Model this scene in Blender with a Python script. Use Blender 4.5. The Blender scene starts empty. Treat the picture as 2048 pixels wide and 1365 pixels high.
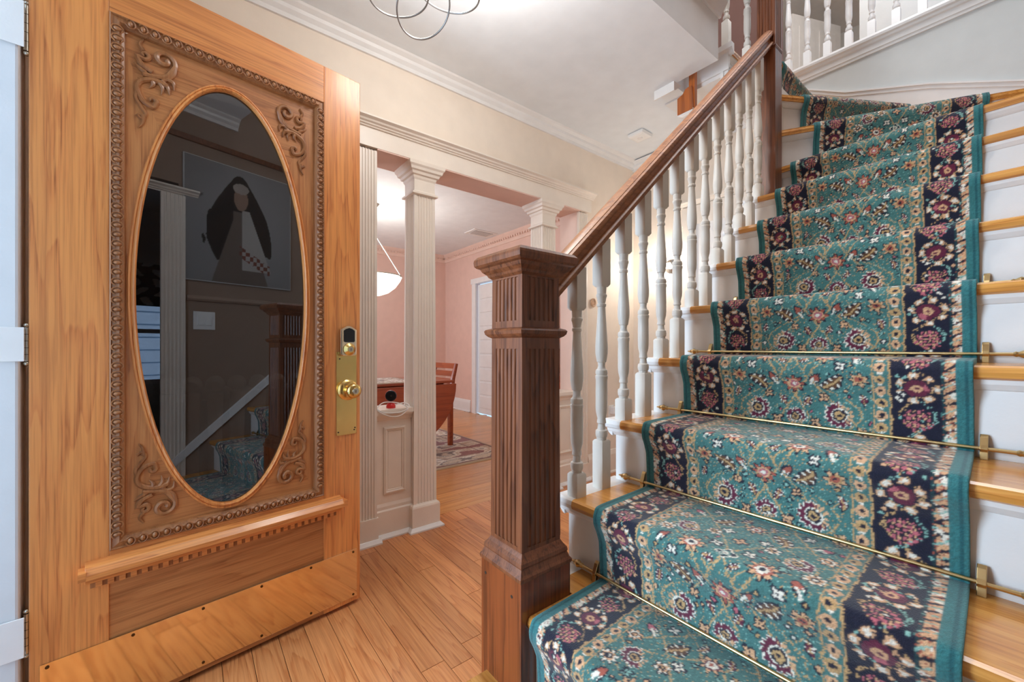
import bpy, math, random
import numpy as np
from mathutils import Vector
random.seed(7)
S = bpy.context.scene
COL = S.collection
PI = math.pi

# ------------------------------------------------------------------ camera, sky, lights, exposure
HC = 1.04                      # eye height
FPX, HOR = 816.0, 694.0        # focal length and horizon row in 2048x1365 pixels
BETA = math.atan(641.0 / FPX)  # camera heading, from +Y towards +X
cd = bpy.data.cameras.new('camera')
cam = bpy.data.objects.new('camera', cd); COL.objects.link(cam)
cam.location = (0, 0, HC)
cam.rotation_euler = (PI / 2, 0, -BETA)
cd.sensor_width = 36.0
cd.lens = 36.0 * FPX / 2048.0
cd.shift_y = (HOR - 682.5) / 2048.0
cd.clip_start = 0.02
S.camera = cam

W = bpy.data.worlds.new('sky'); S.world = W; W.use_nodes = True
W.node_tree.nodes['Background'].inputs[0].default_value = (0.45, 0.71, 1.0, 1)
W.node_tree.nodes['Background'].inputs[1].default_value = 1.4

S.view_settings.view_transform = 'Standard'
S.view_settings.look = 'None'
S.view_settings.gamma = 1.0
S.view_settings.use_curve_mapping = False
S.view_settings.exposure = 0.08
S.cycles.use_denoising = True
S.cycles.max_bounces = 8
S.cycles.diffuse_bounces = 5
S.cycles.sample_clamp_indirect = 6.0
S.cycles.caustics_reflective = False
S.cycles.caustics_refractive = False


def light(name, kind, loc, energy, color=(1, 1, 1), size=0.1, size_y=None, rot=None):
    l = bpy.data.lights.new(name, kind); l.energy = energy; l.color = color
    if kind == 'AREA':
        l.shape = 'RECTANGLE'; l.size = size; l.size_y = size_y or size
    elif kind == 'POINT':
        l.shadow_soft_size = size
    o = bpy.data.objects.new(name, l); COL.objects.link(o); o.location = loc
    if rot: o.rotation_euler = rot
    return o


DAY = (0.64, 0.82, 1.0)
WARM = (1.0, 0.90, 0.78)
light('front_door_daylight', 'AREA', (-1.6, 1.60, 1.45), 115, DAY, 1.8, 1.3, (0, -PI / 2, -0.36))
sun = light('sun', 'SUN', (0, 0, 9), 4.0, (0.9, 0.95, 1.0), rot=(math.radians(-42), 0, math.radians(14)))
light('dining_window_daylight', 'AREA', (-1.55, 4.4, 1.5), 50, (0.80, 0.89, 1.0), 1.8, 1.5, (0, -PI / 2, 0))
light('stairwell_fill_light', 'AREA', (1.9, 0.45, 5.3), 75, (0.95, 0.97, 1.0), 2.4, 1.2, (0, 0, 0))  # added fill from above the stairwell
light('upper_hall_fill_light', 'POINT', (4.3, 1.0, 4.9), 45, (1.0, 0.97, 0.93), 0.15)  # added fill for the upper hall, no lamp fitting there

# ------------------------------------------------------------------ materials
def lin(c):
    return tuple(((x / 255.0) / 12.92 if x <= 10.31 else (((x / 255.0) + 0.055) / 1.055) ** 2.4) for x in c)


class N:
    def __init__(s, name):
        s.m = bpy.data.materials.new(name); s.m.use_nodes = True
        s.t = s.m.node_tree; s.p = s.t.nodes['Principled BSDF']
    def add(s, typ, **kw):
        n = s.t.nodes.new(typ)
        for k, v in kw.items(): setattr(n, k, v)
        return n
    def link(s, a, b): s.t.links.new(a, b)
    def set(s, **kw):
        for k, v in kw.items(): s.p.inputs[k.replace('_', ' ')].default_value = v


def bump(n, src, strength, dist=0.01):
    b = n.add('ShaderNodeBump'); b.inputs['Strength'].default_value = strength; b.inputs['Distance'].default_value = dist
    n.link(src, b.inputs['Height']); n.link(b.outputs[0], n.p.inputs['Normal'])


def paint(name, rgb, rough=0.5, var=0.03, spec=0.4):
    n = N(name); c = lin(rgb)
    tc = n.add('ShaderNodeTexCoord'); nz = n.add('ShaderNodeTexNoise')
    nz.inputs['Scale'].default_value = 9.0; nz.inputs['Detail'].default_value = 4.0
    n.link(tc.outputs['Object'], nz.inputs['Vector'])
    r = n.add('ShaderNodeValToRGB')
    r.color_ramp.elements[0].position = 0.3; r.color_ramp.elements[1].position = 0.7
    r.color_ramp.elements[0].color = (*[x * (1 - var) for x in c], 1)
    r.color_ramp.elements[1].color = (*[min(1, x * (1 + var)) for x in c], 1)
    n.link(nz.outputs[0], r.inputs[0]); n.link(r.outputs[0], n.p.inputs['Base Color'])
    nf = n.add('ShaderNodeTexNoise'); nf.inputs['Scale'].default_value = 160.0
    n.link(tc.outputs['Object'], nf.inputs['Vector']); bump(n, nf.outputs[0], 0.05, 0.004)
    n.set(Roughness=rough, Specular_IOR_Level=spec)
    return n.m


def wood(name, light_c, mid_c, dark_c, axis='Z', rough=0.35, scale=1.0, coat=0.2, cathedral=0.5, tint_var=0.12, pore=0.55, streak=0.75):
    """Grain stretched along one object axis; every object gets its own offset and tint."""
    n = N(name)
    tc = n.add('ShaderNodeTexCoord'); oi = n.add('ShaderNodeObjectInfo')
    mul = n.add('ShaderNodeMath', operation='MULTIPLY'); mul.inputs[1].default_value = 37.0
    n.link(oi.outputs['Random'], mul.inputs[0])
    add = n.add('ShaderNodeVectorMath', operation='ADD')
    n.link(tc.outputs['Object'], add.inputs[0]); n.link(mul.outputs[0], add.inputs[1])
    def mapped(al, ac):
        mp = n.add('ShaderNodeMapping')
        sc = [ac * scale] * 3; sc['XYZ'.index(axis)] = al * scale
        mp.inputs['Scale'].default_value = sc
        n.link(add.outputs[0], mp.inputs['Vector']); return mp
    big = n.add('ShaderNodeTexNoise'); big.inputs['Scale'].default_value = 1.0; big.inputs['Detail'].default_value = 3.0
    n.link(mapped(0.75, 8.0).outputs[0], big.inputs['Vector'])
    # annual rings: a band of the slow noise, read many times over
    m1 = n.add('ShaderNodeMath', operation='MULTIPLY'); m1.inputs[1].default_value = 16.0 * cathedral + 3
    n.link(big.outputs[0], m1.inputs[0])
    fz = n.add('ShaderNodeTexNoise'); fz.inputs['Scale'].default_value = 1.0; fz.inputs['Detail'].default_value = 2.0
    n.link(mapped(9.0, 90.0).outputs[0], fz.inputs['Vector'])
    jit = n.add('ShaderNodeMath', operation='MULTIPLY_ADD'); jit.inputs[1].default_value = 0.5
    n.link(fz.outputs[0], jit.inputs[0]); n.link(m1.outputs[0], jit.inputs[2])
    m3 = n.add('ShaderNodeMath', operation='FRACT'); n.link(jit.outputs[0], m3.inputs[0])
    pw = n.add('ShaderNodeMath', operation='POWER'); pw.inputs[1].default_value = 2.6
    n.link(m3.outputs[0], pw.inputs[0])
    ed = n.add('ShaderNodeMapRange'); ed.interpolation_type = 'SMOOTHSTEP'; ed.inputs[1].default_value = 0.86; ed.inputs[2].default_value = 1.0; ed.inputs[3].default_value = 1.0; ed.inputs[4].default_value = 0.0
    n.link(m3.outputs[0], ed.inputs[0])
    pwe = n.add('ShaderNodeMath', operation='MULTIPLY'); n.link(pw.outputs[0], pwe.inputs[0]); n.link(ed.outputs[0], pwe.inputs[1]); pw = pwe
    stk = n.add('ShaderNodeTexNoise'); stk.inputs['Scale'].default_value = 1.0; stk.inputs['Detail'].default_value = 4.0; stk.inputs['Roughness'].default_value = 0.65
    n.link(mapped(1.8, 55.0).outputs[0], stk.inputs['Vector'])
    stm = n.add('ShaderNodeMapRange'); stm.inputs[1].default_value = 0.50; stm.inputs[2].default_value = 0.74
    n.link(stk.outputs[0], stm.inputs[0])
    fine = n.add('ShaderNodeTexNoise'); fine.inputs['Scale'].default_value = 1.0; fine.inputs['Detail'].default_value = 5.0
    n.link(mapped(5.0, 260.0).outputs[0], fine.inputs['Vector'])
    fr = n.add('ShaderNodeMapRange'); fr.inputs[1].default_value = 0.48; fr.inputs[2].default_value = 0.72
    n.link(fine.outputs[0], fr.inputs[0])
    ramp = n.add('ShaderNodeValToRGB'); e = ramp.color_ramp.elements
    e[0].color = (*lin(light_c), 1); e[1].color = (*lin(mid_c), 1); e[0].position = 0.15; e[1].position = 0.85
    mixf = n.add('ShaderNodeMath', operation='MULTIPLY_ADD'); mixf.inputs[1].default_value = 0.55; 
    m4 = n.add('ShaderNodeMath', operation='MULTIPLY'); m4.inputs[1].default_value = 0.45
    n.link(fine.outputs[0], m4.inputs[0]); n.link(pw.outputs[0], mixf.inputs[0]); n.link(m4.outputs[0], mixf.inputs[2])
    n.link(mixf.outputs[0], ramp.inputs[0])
    mx = n.add('ShaderNodeMix', data_type='RGBA'); mx.inputs[7].default_value = (*lin(dark_c), 1)
    pm = n.add('ShaderNodeMath', operation='MULTIPLY'); n.link(fr.outputs[0], pm.inputs[0])
    pa = n.add('ShaderNodeMath', operation='MULTIPLY_ADD'); pa.inputs[1].default_value = pore * 0.8; pa.inputs[2].default_value = pore * 0.25
    n.link(pw.outputs[0], pa.inputs[0]); n.link(pa.outputs[0], pm.inputs[1])
    n.link(pm.outputs[0], mx.inputs[0]); n.link(ramp.outputs[0], mx.inputs[6])
    hsv = n.add('ShaderNodeHueSaturation')
    vv = n.add('ShaderNodeMath', operation='MULTIPLY_ADD'); vv.inputs[1].default_value = tint_var; vv.inputs[2].default_value = 1 - tint_var / 2
    n.link(oi.outputs['Random'], vv.inputs[0]); n.link(vv.outputs[0], hsv.inputs['Value'])
    mx2 = n.add('ShaderNodeMix', data_type='RGBA'); mx2.inputs[7].default_value = (*[0.45 * x_ + 0.55 * y_ for x_, y_ in zip(lin(mid_c), lin(dark_c))], 1)
    sm_ = n.add('ShaderNodeMath', operation='MULTIPLY'); sm_.inputs[1].default_value = streak
    n.link(stm.outputs[0], sm_.inputs[0]); n.link(sm_.outputs[0], mx2.inputs[0]); n.link(mx.outputs[2], mx2.inputs[6]); mx = mx2
    n.link(mx.outputs[2], hsv.inputs['Color']); n.link(hsv.outputs[0], n.p.inputs['Base Color'])
    n.set(Roughness=rough, Coat_Weight=coat, Coat_Roughness=0.15)
    bump(n, fr.outputs[0], -0.12, 0.002)
    return n.m


def metal(name, rgb, rough=0.2, noise=0.0):
    n = N(name); n.set(Base_Color=(*lin(rgb), 1), Metallic=1.0, Roughness=rough)
    if noise:
        tc = n.add('ShaderNodeTexCoord'); nz = n.add('ShaderNodeTexNoise'); nz.inputs['Scale'].default_value = 25.0
        n.link(tc.outputs['Object'], nz.inputs['Vector'])
        mr = n.add('ShaderNodeMapRange'); mr.inputs[3].default_value = rough * 0.6; mr.inputs[4].default_value = rough + noise
        n.link(nz.outputs[0], mr.inputs[0]); n.link(mr.outputs[0], n.p.inputs['Roughness'])
    return n.m


def glow(name, rgb, strength):
    n = N(name); n.set(Base_Color=(*lin(rgb), 1), Emission_Color=(*lin(rgb), 1), Emission_Strength=strength)
    return n.m


def plain(name, rgb, rough=0.5):
    n = N(name); n.set(Base_Color=(*lin(rgb), 1), Roughness=rough); return n.m


def vcol(name, rough=0.95, fuzz=True):
    n = N(name); a = n.add('ShaderNodeVertexColor'); a.layer_name = 'pattern'
    n.link(a.outputs[0], n.p.inputs['Base Color']); n.set(Roughness=rough, Specular_IOR_Level=0.15)
    if fuzz:
        n.set(Sheen_Weight=0.25, Sheen_Roughness=0.6)
        tc = n.add('ShaderNodeTexCoord'); nz = n.add('ShaderNodeTexNoise'); nz.inputs['Scale'].default_value = 420.0
        n.link(tc.outputs['Object'], nz.inputs['Vector']); bump(n, nz.outputs[0], 0.5, 0.003)
    return n.m


M = dict(
    cream=paint('cream_wall_paint', (234, 220, 204), 0.6),
    trim=paint('cream_trim_paint', (234, 223, 210), 0.32),
    white=paint('white_gloss_paint', (232, 230, 228), 0.3),
    ceil=paint('ceiling_white_paint', (232, 236, 239), 0.8),
    jamb=paint('dimmed_jamb_paint', (206, 204, 204), 0.4),  # white greyed down so the hinge-side jamb looks less brightly lit
    grey=paint('pale_grey_paint', (208, 210, 208), 0.6),
    pink=paint('pink_wall_paint', (226, 192, 178), 0.6),
    pinktrim=paint('pink_trim_paint', (232, 204, 190), 0.4),
    rose=paint('rose_brown_paint', (118, 84, 74), 0.6),
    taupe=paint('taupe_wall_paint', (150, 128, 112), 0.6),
    tread=wood('oak_tread', (222, 160, 82), (196, 122, 48), (130, 70, 22), 'Y', 0.22, 1.0, 0.4, 0.35),
    oakz=wood('oak_vertical_grain', (228, 152, 84), (208, 122, 64), (112, 50, 24), 'Z', 0.36, 1.0, 0.2, 0.45, 0.10, 0.8, 0.6),
    oakx=wood('oak_horizontal_grain', (226, 150, 82), (204, 120, 62), (112, 52, 26), 'X', 0.36, 1.0, 0.2, 0.45, 0.10, 0.8, 0.6),
    panel=wood('oak_panel', (196, 132, 78), (172, 104, 56), (92, 46, 20), 'X', 0.4, 1.0, 0.15, 0.35, 0.06, 0.8),
    panelz=wood('oak_panel_vertical', (196, 134, 80), (176, 108, 60), (96, 50, 22), 'Z', 0.4, 1.0, 0.15, 0.35, 0.06, 0.75),
    carve=wood('carved_oak', (168, 112, 68), (140, 86, 46), (82, 44, 20), 'Z', 0.42, 1.0, 0.1, 0.3, 0.04),
    floor=wood('red_oak_floor', (208, 140, 86), (184, 106, 56), (106, 52, 26), 'Y', 0.3, 1.0, 0.25, 0.6, 0.26, 0.7, 0.55),
    floord=wood('dining_oak_floor', (218, 156, 92), (204, 132, 66), (140, 76, 34), 'X', 0.28, 1.0, 0.3, 0.3, 0.2, 0.5),
    gap=plain('floor_gap', (92, 52, 26), 0.8),
    newel=wood('dark_stained_newel_wood', (132, 78, 48), (92, 49, 30), (24, 10, 8), 'Z', 0.36, 1.0, 0.2, 0.6, 0.06, 1.0, 0.55),
    plinth=wood('dark_stained_plinth_wood', (142, 72, 36), (92, 44, 24), (24, 11, 8), 'Z', 0.3, 0.8, 0.3, 0.3, 0.05, 0.9),
    rail=wood('stained_handrail_wood', (176, 116, 72), (138, 82, 50), (62, 30, 18), 'X', 0.42, 1.0, 0.1, 0.3, 0.05, 0.8),
    hang=wood('amber_stained_wood', (190, 106, 48), (150, 76, 32), (70, 30, 14), 'Z', 0.35, 1.0, 0.2, 0.3, 0.05, 0.8),
    cherry=wood('cherry_furniture_wood', (168, 78, 36), (142, 58, 24), (88, 32, 14), 'X', 0.3, 0.7, 0.3, 0.3, 0.08, 0.4),
    brass=metal('polished_brass', (226, 192, 120), 0.18, 0.15),
    abrass=metal('antique_brass', (214, 186, 134), 0.28),
    kick=metal('satin_brass_plate', (240, 214, 172), 0.08),
    champagne=metal('champagne_metal', (232, 214, 184), 0.22),
    ringmetal=metal('satin_grey_metal', (150, 150, 150), 0.45),
    nickel=metal('brushed_nickel', (196, 190, 176), 0.3),
    chrome=metal('chrome', (205, 205, 205), 0.12),
    dark=plain('black_plastic', (14, 15, 20), 0.25),
    red=plain('red_plastic', (214, 44, 42), 0.35),
    wplast=plain('white_plastic', (238, 238, 236), 0.35),
    hole=plain('dark_keyhole', (40, 30, 20), 0.6),
    screw=metal('dark_screw', (92, 70, 44), 0.4),
    iron=paint('radiator_paint', (226, 218, 204), 0.35),
    carpet=vcol('floral_carpet_pile'),
    rug=vcol('dining_rug_pile'),
    ring=glow('lamp_ring_diffuser', (255, 250, 240), 6.0),
    bowl=glow('pendant_glass_bowl', (255, 246, 232), 2.2),
    tubeglow=glow('sconce_tube', (255, 250, 240), 14.0),
    shade=vcol('window_shade_fabric', 0.9, False),
    art=vcol('portrait_print', 0.6, False),
    siding=paint('white_siding', (222, 230, 240), 0.6),
    tan=plain('tan_plastic', (188, 152, 122), 0.5),
)
# door pane: dark tinted glass, part mirror and part see-through
n = N('tinted_door_glass')
out = n.t.nodes['Material Output']
tr = n.add('ShaderNodeBsdfTransparent'); tr.inputs[0].default_value = (0.27, 0.275, 0.285, 1)
gl = n.add('ShaderNodeBsdfGlossy'); gl.inputs[0].default_value = (0.92, 0.95, 1.0, 1); gl.inputs['Roughness'].default_value = 0.0
mx = n.add('ShaderNodeMixShader'); mx.inputs[0].default_value = 0.13
n.link(tr.outputs[0], mx.inputs[1]); n.link(gl.outputs[0], mx.inputs[2]); n.link(mx.outputs[0], out.inputs[0])
M['glass'] = n.m
n = N('clear_window_glass'); out = n.t.nodes['Material Output']
tr = n.add('ShaderNodeBsdfTransparent'); tr.inputs[0].default_value = (0.93, 0.96, 1, 1)
gl = n.add('ShaderNodeBsdfGlossy'); gl.inputs['Roughness'].default_value = 0.0
mx = n.add('ShaderNodeMixShader'); mx.inputs[0].default_value = 0.06
n.link(tr.outputs[0], mx.inputs[1]); n.link(gl.outputs[0], mx.inputs[2]); n.link(mx.outputs[0], out.inputs[0])
M['clear'] = n.m

# ------------------------------------------------------------------ mesh helpers
class MB:
    def __init__(s): s.v, s.f = [], []
    def _add(s, V, F):
        b = len(s.v); s.v += [tuple(map(float, p)) for p in V]; s.f += [tuple(i + b for i in q) for q in F]; return s
    def box(s, x0, x1, y0, y1, z0, z1):
        V = [(x, y, z) for z in (z0, z1) for y in (y0, y1) for x in (x0, x1)]
        return s._add(V, [(0, 2, 3, 1), (4, 5, 7, 6), (0, 1, 5, 4), (2, 6, 7, 3), (0, 4, 6, 2), (1, 3, 7, 5)])
    def prism(s, poly, axis, a, b):
        def P(p, t):
            return (t, p[0], p[1]) if axis == 'X' else (p[0], t, p[1]) if axis == 'Y' else (p[0], p[1], t)
        k = len(poly); V = [P(p, a) for p in poly] + [P(p, b) for p in poly]
        F = [tuple(range(k - 1, -1, -1)), tuple(range(k, 2 * k))] + [(i, (i + 1) % k, k + (i + 1) % k, k + i) for i in range(k)]
        return s._add(V, F)
    def loft(s, rings, closed=True, cap=True):
        k = len(rings[0]); V = [p for r in rings for p in r]; F = []
        for j in range(len(rings) - 1):
            for i in range(k if closed else k - 1):
                F.append((j * k + i, j * k + (i + 1) % k, (j + 1) * k + (i + 1) % k, (j + 1) * k + i))
        if cap and closed:
            F.append(tuple(range(k - 1, -1, -1))); F.append(tuple((len(rings) - 1) * k + i for i in range(k)))
        return s._add(V, F)
    def lathe(s, cx, cy, prof, z0=0.0, n=16):
        return s.loft([[(cx + r * math.cos(2 * PI * i / n), cy + r * math.sin(2 * PI * i / n), z0 + z) for i in range(n)] for z, r in prof])
    def sq(s, cx, cy, prof, ry=None):
        """square rings: (z, half) pairs; ry = other half as a function of half"""
        R = []
        for z, h in prof:
            hy = ry(h) if ry else h
            R.append([(cx - h, cy - hy, z), (cx + h, cy - hy, z), (cx + h, cy + hy, z), (cx - h, cy + hy, z)])
        return s.loft(R)
    def fluted(s, cx, cy, z0, z1, h0, h1, nfl=6, depth=0.006, margin=0.016):
        def ring(z, h):
            pts = []
            base = []
            w = 2 * h - 2 * margin; p = w / nfl
            base.append((-h, 0.0))
            for i in range(nfl):
                a = -h + margin + i * p
                base += [(a + 0.12 * p, 0.0), (a + 0.3 * p, depth), (a + 0.7 * p, depth), (a + 0.88 * p, 0.0)]
            for q in range(4):
                for t, d in base:
                    x, y = t, -h + d
                    for _ in range(q): x, y = -y, x
                    pts.append((cx + x, cy + y, z))
            return pts
        return s.loft([ring(z0, h0), ring(z1, h1)])
    def tube(s, path, r, n=8, closed=False):
        P = [Vector(p) for p in path]; k = len(P); R = []
        up = Vector((0, 0, 1)); prev = None
        for i in range(k):
            a = P[i - 1] if (i > 0 or closed) else P[i]
            b = P[(i + 1) % k] if (i < k - 1 or closed) else P[i]
            t = (b - a).normalized()
            if prev is None:
                u = t.cross(up)
                if u.length < 1e-3: u = t.cross(Vector((1, 0, 0)))
                u.normalize()
            else:
                u = (prev - t * prev.dot(t)).normalized()
            prev = u; w = t.cross(u); rr = r[i] if isinstance(r, (list, tuple)) else r
            R.append([tuple(P[i] + (u * math.cos(2 * PI * j / n) + w * math.sin(2 * PI * j / n)) * rr) for j in range(n)])
        if closed:
            R.append(R[0]); return s.loft(R, cap=False)
        return s.loft(R)
    def cyl(s, p0, p1, r0, r1=None, n=14):
        return s.tube([p0, p1], [r0, r0 if r1 is None else r1], n)
    def ball(s, c, r, n=14, sz=1.0):
        m = 8; R = []
        for j in range(m + 1):
            a = -PI / 2 + PI * j / m; rr = max(1e-4, r * math.cos(a))
            R.append([(c[0] + rr * math.cos(2 * PI * i / n), c[1] + rr * math.sin(2 * PI * i / n), c[2] + r * sz * math.sin(a)) for i in range(n)])
        return s.loft(R)
    def build(s, name, mat, parent=None, smooth=False, bevel=0.0):
        me = bpy.data.meshes.new(name); me.from_pydata(s.v, [], s.f); me.update()
        me.materials.append(mat)
        if smooth:
            me.polygons.foreach_set('use_smooth', [True] * len(me.polygons))
            me.set_sharp_from_angle(angle=math.radians(38))
        o = bpy.data.objects.new(name, me); COL.objects.link(o)
        if parent is not None: o.parent = parent
        if bevel:
            b = o.modifiers.new('edge', 'BEVEL'); b.width = bevel; b.segments = 2; b.limit_method = 'ANGLE'
        return o


def tag(o, label=None, cat=None, group=None, kind=None):
    if label: o['label'] = label
    if cat: o['category'] = cat
    if group: o['group'] = group
    if kind: o['kind'] = kind
    return o


def empty(name, loc=(0, 0, 0), rz=0.0):
    o = bpy.data.objects.new(name, None); COL.objects.link(o); o.location = loc; o.rotation_euler = (0, 0, rz); return o


def struct(o, label=None):
    return tag(o, label, None, None, 'structure')


def share(src, name, parent, loc=(0, 0, 0), scale=(1, 1, 1), rz=0.0):
    o = src.copy(); o.name = name; COL.objects.link(o); o.parent = parent
    o.location = loc; o.scale = scale; o.rotation_euler = (0, 0, rz); return o


def copy_tree(o, parent=None):
    c = o.copy(); COL.objects.link(c); c.parent = parent
    for ch in list(o.children): copy_tree(ch, c)
    return c


def crom(pts, k=8):
    P = [np.array(p, float) for p in pts]; P = [2 * P[0] - P[1]] + P + [2 * P[-1] - P[-2]]; out = []
    for i in range(1, len(P) - 2):
        for j in range(k):
            t = j / k
            out.append(0.5 * ((2 * P[i]) + (-P[i - 1] + P[i + 1]) * t + (2 * P[i - 1] - 5 * P[i] + 4 * P[i + 1] - P[i + 2]) * t * t + (-P[i - 1] + 3 * P[i] - 3 * P[i + 1] + P[i + 2]) * t ** 3))
    out.append(P[-2]); return out

# ------------------------------------------------------------------ the shell
CEIL, YW, FL2 = 2.65, 2.16, 3.0     # foyer ceiling, colonnade wall plane, upper floor
XE, XB, YR = 3.055, 3.40, -0.10     # passage end wall, stair back wall, stair side wall
XF = -0.337                         # front wall inner face

# foyer floor: strips running away from the door
fl = struct(MB().box(-0.6, 3.2, YR - 3.2, 2.262, -0.05, -0.004).build('floor', M['gap']), 'honey oak strip floor of the entrance hall')
PW = 0.083
pm = {}
for i in range(int((3.06 - XF) / PW) + 1):
    x = XF + i * PW; y = YR if x < 0.42 else 0.55
    y += -random.random() * 0.8
    while y < 2.262:
        L = random.choice([0.5, 0.7, 0.9, 1.15, 1.4])
        y0, y1 = max(y, YR - 0.02), min(y + L, 2.262)
        if y1 - y0 > 0.03:
            key = round(y1 - y0, 2)
            if key not in pm:
                pm[key] = MB().box(0.0009, PW - 0.0009, 0.0009, key - 0.0009, -0.018, 0.0).build('plank', M['floor'], fl)
                pm[key].location = (x, y0, 0)
            else:
                share(pm[key], 'plank', fl, (x, y0, 0))
        y += L
fd = struct(MB().box(-1.6, 3.5, 2.262, 6.35, -0.05, -0.004).build('floor_dining', M['gap']), 'golden oak board floor of the pink dining room')
pm = {}
DW = 0.062
for i in range(int((6.33 - 2.262) / DW) + 1):
    y = 2.262 + i * DW; x = -1.6 - random.random()
    while x < 3.49:
        L = random.choice([1.2, 1.6, 2.1, 2.6])
        x0, x1 = max(x, -1.6), min(x + L, 3.49)
        if x1 - x0 > 0.05:
            key = round(x1 - x0, 1)
            if key not in pm:
                pm[key] = MB().box(0.0006, key - 0.0006, 0.0006, DW - 0.0006, -0.018, 0.0).build('plank', M['floord'], fd); pm[key].location = (x0, y, 0)
            else:
                share(pm[key], 'plank', fd, (x0, y, 0))
        x += L

# ceiling slab over hall and passage, open above the stairs (L-shaped well)
WX0, WY, WX1, WY2 = 0.80, 1.086, 2.325, 1.36
c = MB()
c.box(-0.55, WX0, YR - 0.1, 2.36, CEIL, FL2).box(WX0, WX1, WY, 2.36, CEIL, FL2).box(WX1, XE, WY2, 2.36, CEIL, FL2)
struct(c.build('ceiling', M['ceil']), 'smooth white plaster ceiling of the entrance hall')
struct(MB().box(-1.6, 3.5, 2.345, 6.35, 2.62, 2.66).build('ceiling_dining', M['ceil']), 'white ceiling of the dining room')

# colonnade wall
wl = MB().box(-0.55, 0.672, YW, YW + 0.175, 0, CEIL).box(2.432, 3.2, YW, YW + 0.175, 0, CEIL).box(0.672, 2.432, YW, YW + 0.175, 2.085, CEIL)
wall_left = struct(wl.build('wall_left', M['cream']), 'cream wall with the columned opening to the dining room')
MB().box(0.60, 2.46, YW - 0.035, YW, 2.085, 2.215).build('frieze', M['trim'], wall_left)
MB().box(0.77, 2.335, YW - 0.033, YW + 0.178, 2.078, 2.086).build('soffit', M['pink'], wall_left)
MB().box(-0.55, 3.2, YW + 0.174, YW + 0.184, 2.085, 2.66).box(-1.6, 0.672, YW + 0.174, YW + 0.184, 0, 2.66).box(2.432, 3.5, YW + 0.174, YW + 0.184, 0, 2.66).build('dining_face', M['pink'], wall_left)


def mould_x(y, z, prof, x0, x1, name, mat, parent):
    """profile of (out, up) pairs on a wall facing -Y at y"""
    return MB().prism([(y - a, z + b) for a, b in prof], 'X', x0, x1).build(name, mat, parent, bevel=0.0)


ENT = [(0, 0), (0.008, 0.0), (0.010, 0.006), (0.018, 0.009), (0.020, 0.015), (0.030, 0.020), (0.034, 0.028), (0.044, 0.033), (0.050, 0.036), (0.050, 0.044), (0.040, 0.050), (0, 0.054)]
mould_x(YW - 0.035, 2.182, ENT, 0.57, 2.475, 'cornice', M['trim'], wall_left)
CROWN = [(0, -0.07), (0.012, -0.07), (0.014, -0.05), (0.03, -0.035), (0.034, -0.02), (0.055, -0.008), (0.062, 0.0), (0, 0)]
mould_x(YW, CEIL, CROWN, XF, XE, 'crown_moulding', M['white'], wall_left)
# baseboards of the plain lengths of this wall
BASE = [(0, 0), (0.03, 0), (0.03, 0.012), (0.018, 0.02), (0.016, 0.15), (0.012, 0.165), (0.006, 0.185), (0, 0.19)]
MB().box(XF, 0.655, YW - 0.003, YW + 0.001, 0.0, 2.1).build('wall_dark_sheet', M['taupe'], wall_left)  # thin sheet added to darken the wall seen through the door pane
mould_x(YW, 0, BASE, XF, 0.67, 'baseboard_left', M['trim'], wall_left)
mould_x(YW, 0, BASE, 2.45, XE, 'baseboard_left', M['trim'], wall_left)


def fluted_board(x0, x1, y, thick, z0, z1, nfl, depth=0.005):
    w = x1 - x0; mgn = 0.012; p = (w - 2 * mgn) / nfl; pts = [(x0, y + thick), (x0, y)]
    for i in range(nfl):
        a = x0 + mgn + i * p
        pts += [(a + 0.15 * p, y), (a + 0.3 * p, y + depth), (a + 0.7 * p, y + depth), (a + 0.85 * p, y)]
    pts += [(x1, y), (x1, y + thick)]
    return MB().prism(pts, 'Z', z0, z1)


def colonnade_pilaster(x0, x1, label):
    t = tag(empty('pilaster', ((x0 + x1) / 2, YW, 0)), label, 'pilaster')
    m = fluted_board(x0, x1, YW - 0.022, 0.02, 0.135, 2.076, 5); o = m.build('fluted_shaft', M['trim']); o.parent = t; o.location = (-t.location.x, -t.location.y, 0)
    m = MB().box(x0 - 0.006, x1 + 0.006, YW - 0.028, YW - 0.002, 0.0, 0.135); o = m.build('base_block', M['trim']); o.parent = t; o.location = (-t.location.x, -t.location.y, 0)
    m = MB().prism([(YW - 0.05, 0), (YW - 0.05, 0.008), (YW - 0.036, 0.024), (YW - 0.02, 0.024), (YW - 0.02, 0)], 'X', x0 - 0.01, x1 + 0.02); o = m.build('shoe_moulding', M['white']); o.parent = t; o.location = (-t.location.x, -t.location.y, 0)
    return t


colonnade_pilaster(0.672, 0.772, 'fluted cream pilaster beside the open oak door')
colonnade_pilaster(2.330, 2.432, 'fluted cream pilaster beside the passage wall behind the balusters')
# jamb linings on the inside of the opening (pink side)
MB().box(0.66, 0.772, YW - 0.003, YW + 0.18, 0.0, 2.08).build('jamb_lining', M['pinktrim'], wall_left)
MB().box(2.330, 2.44, YW - 0.003, YW + 0.18, 0.0, 2.08).build('jamb_lining', M['pinktrim'], wall_left)


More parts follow.
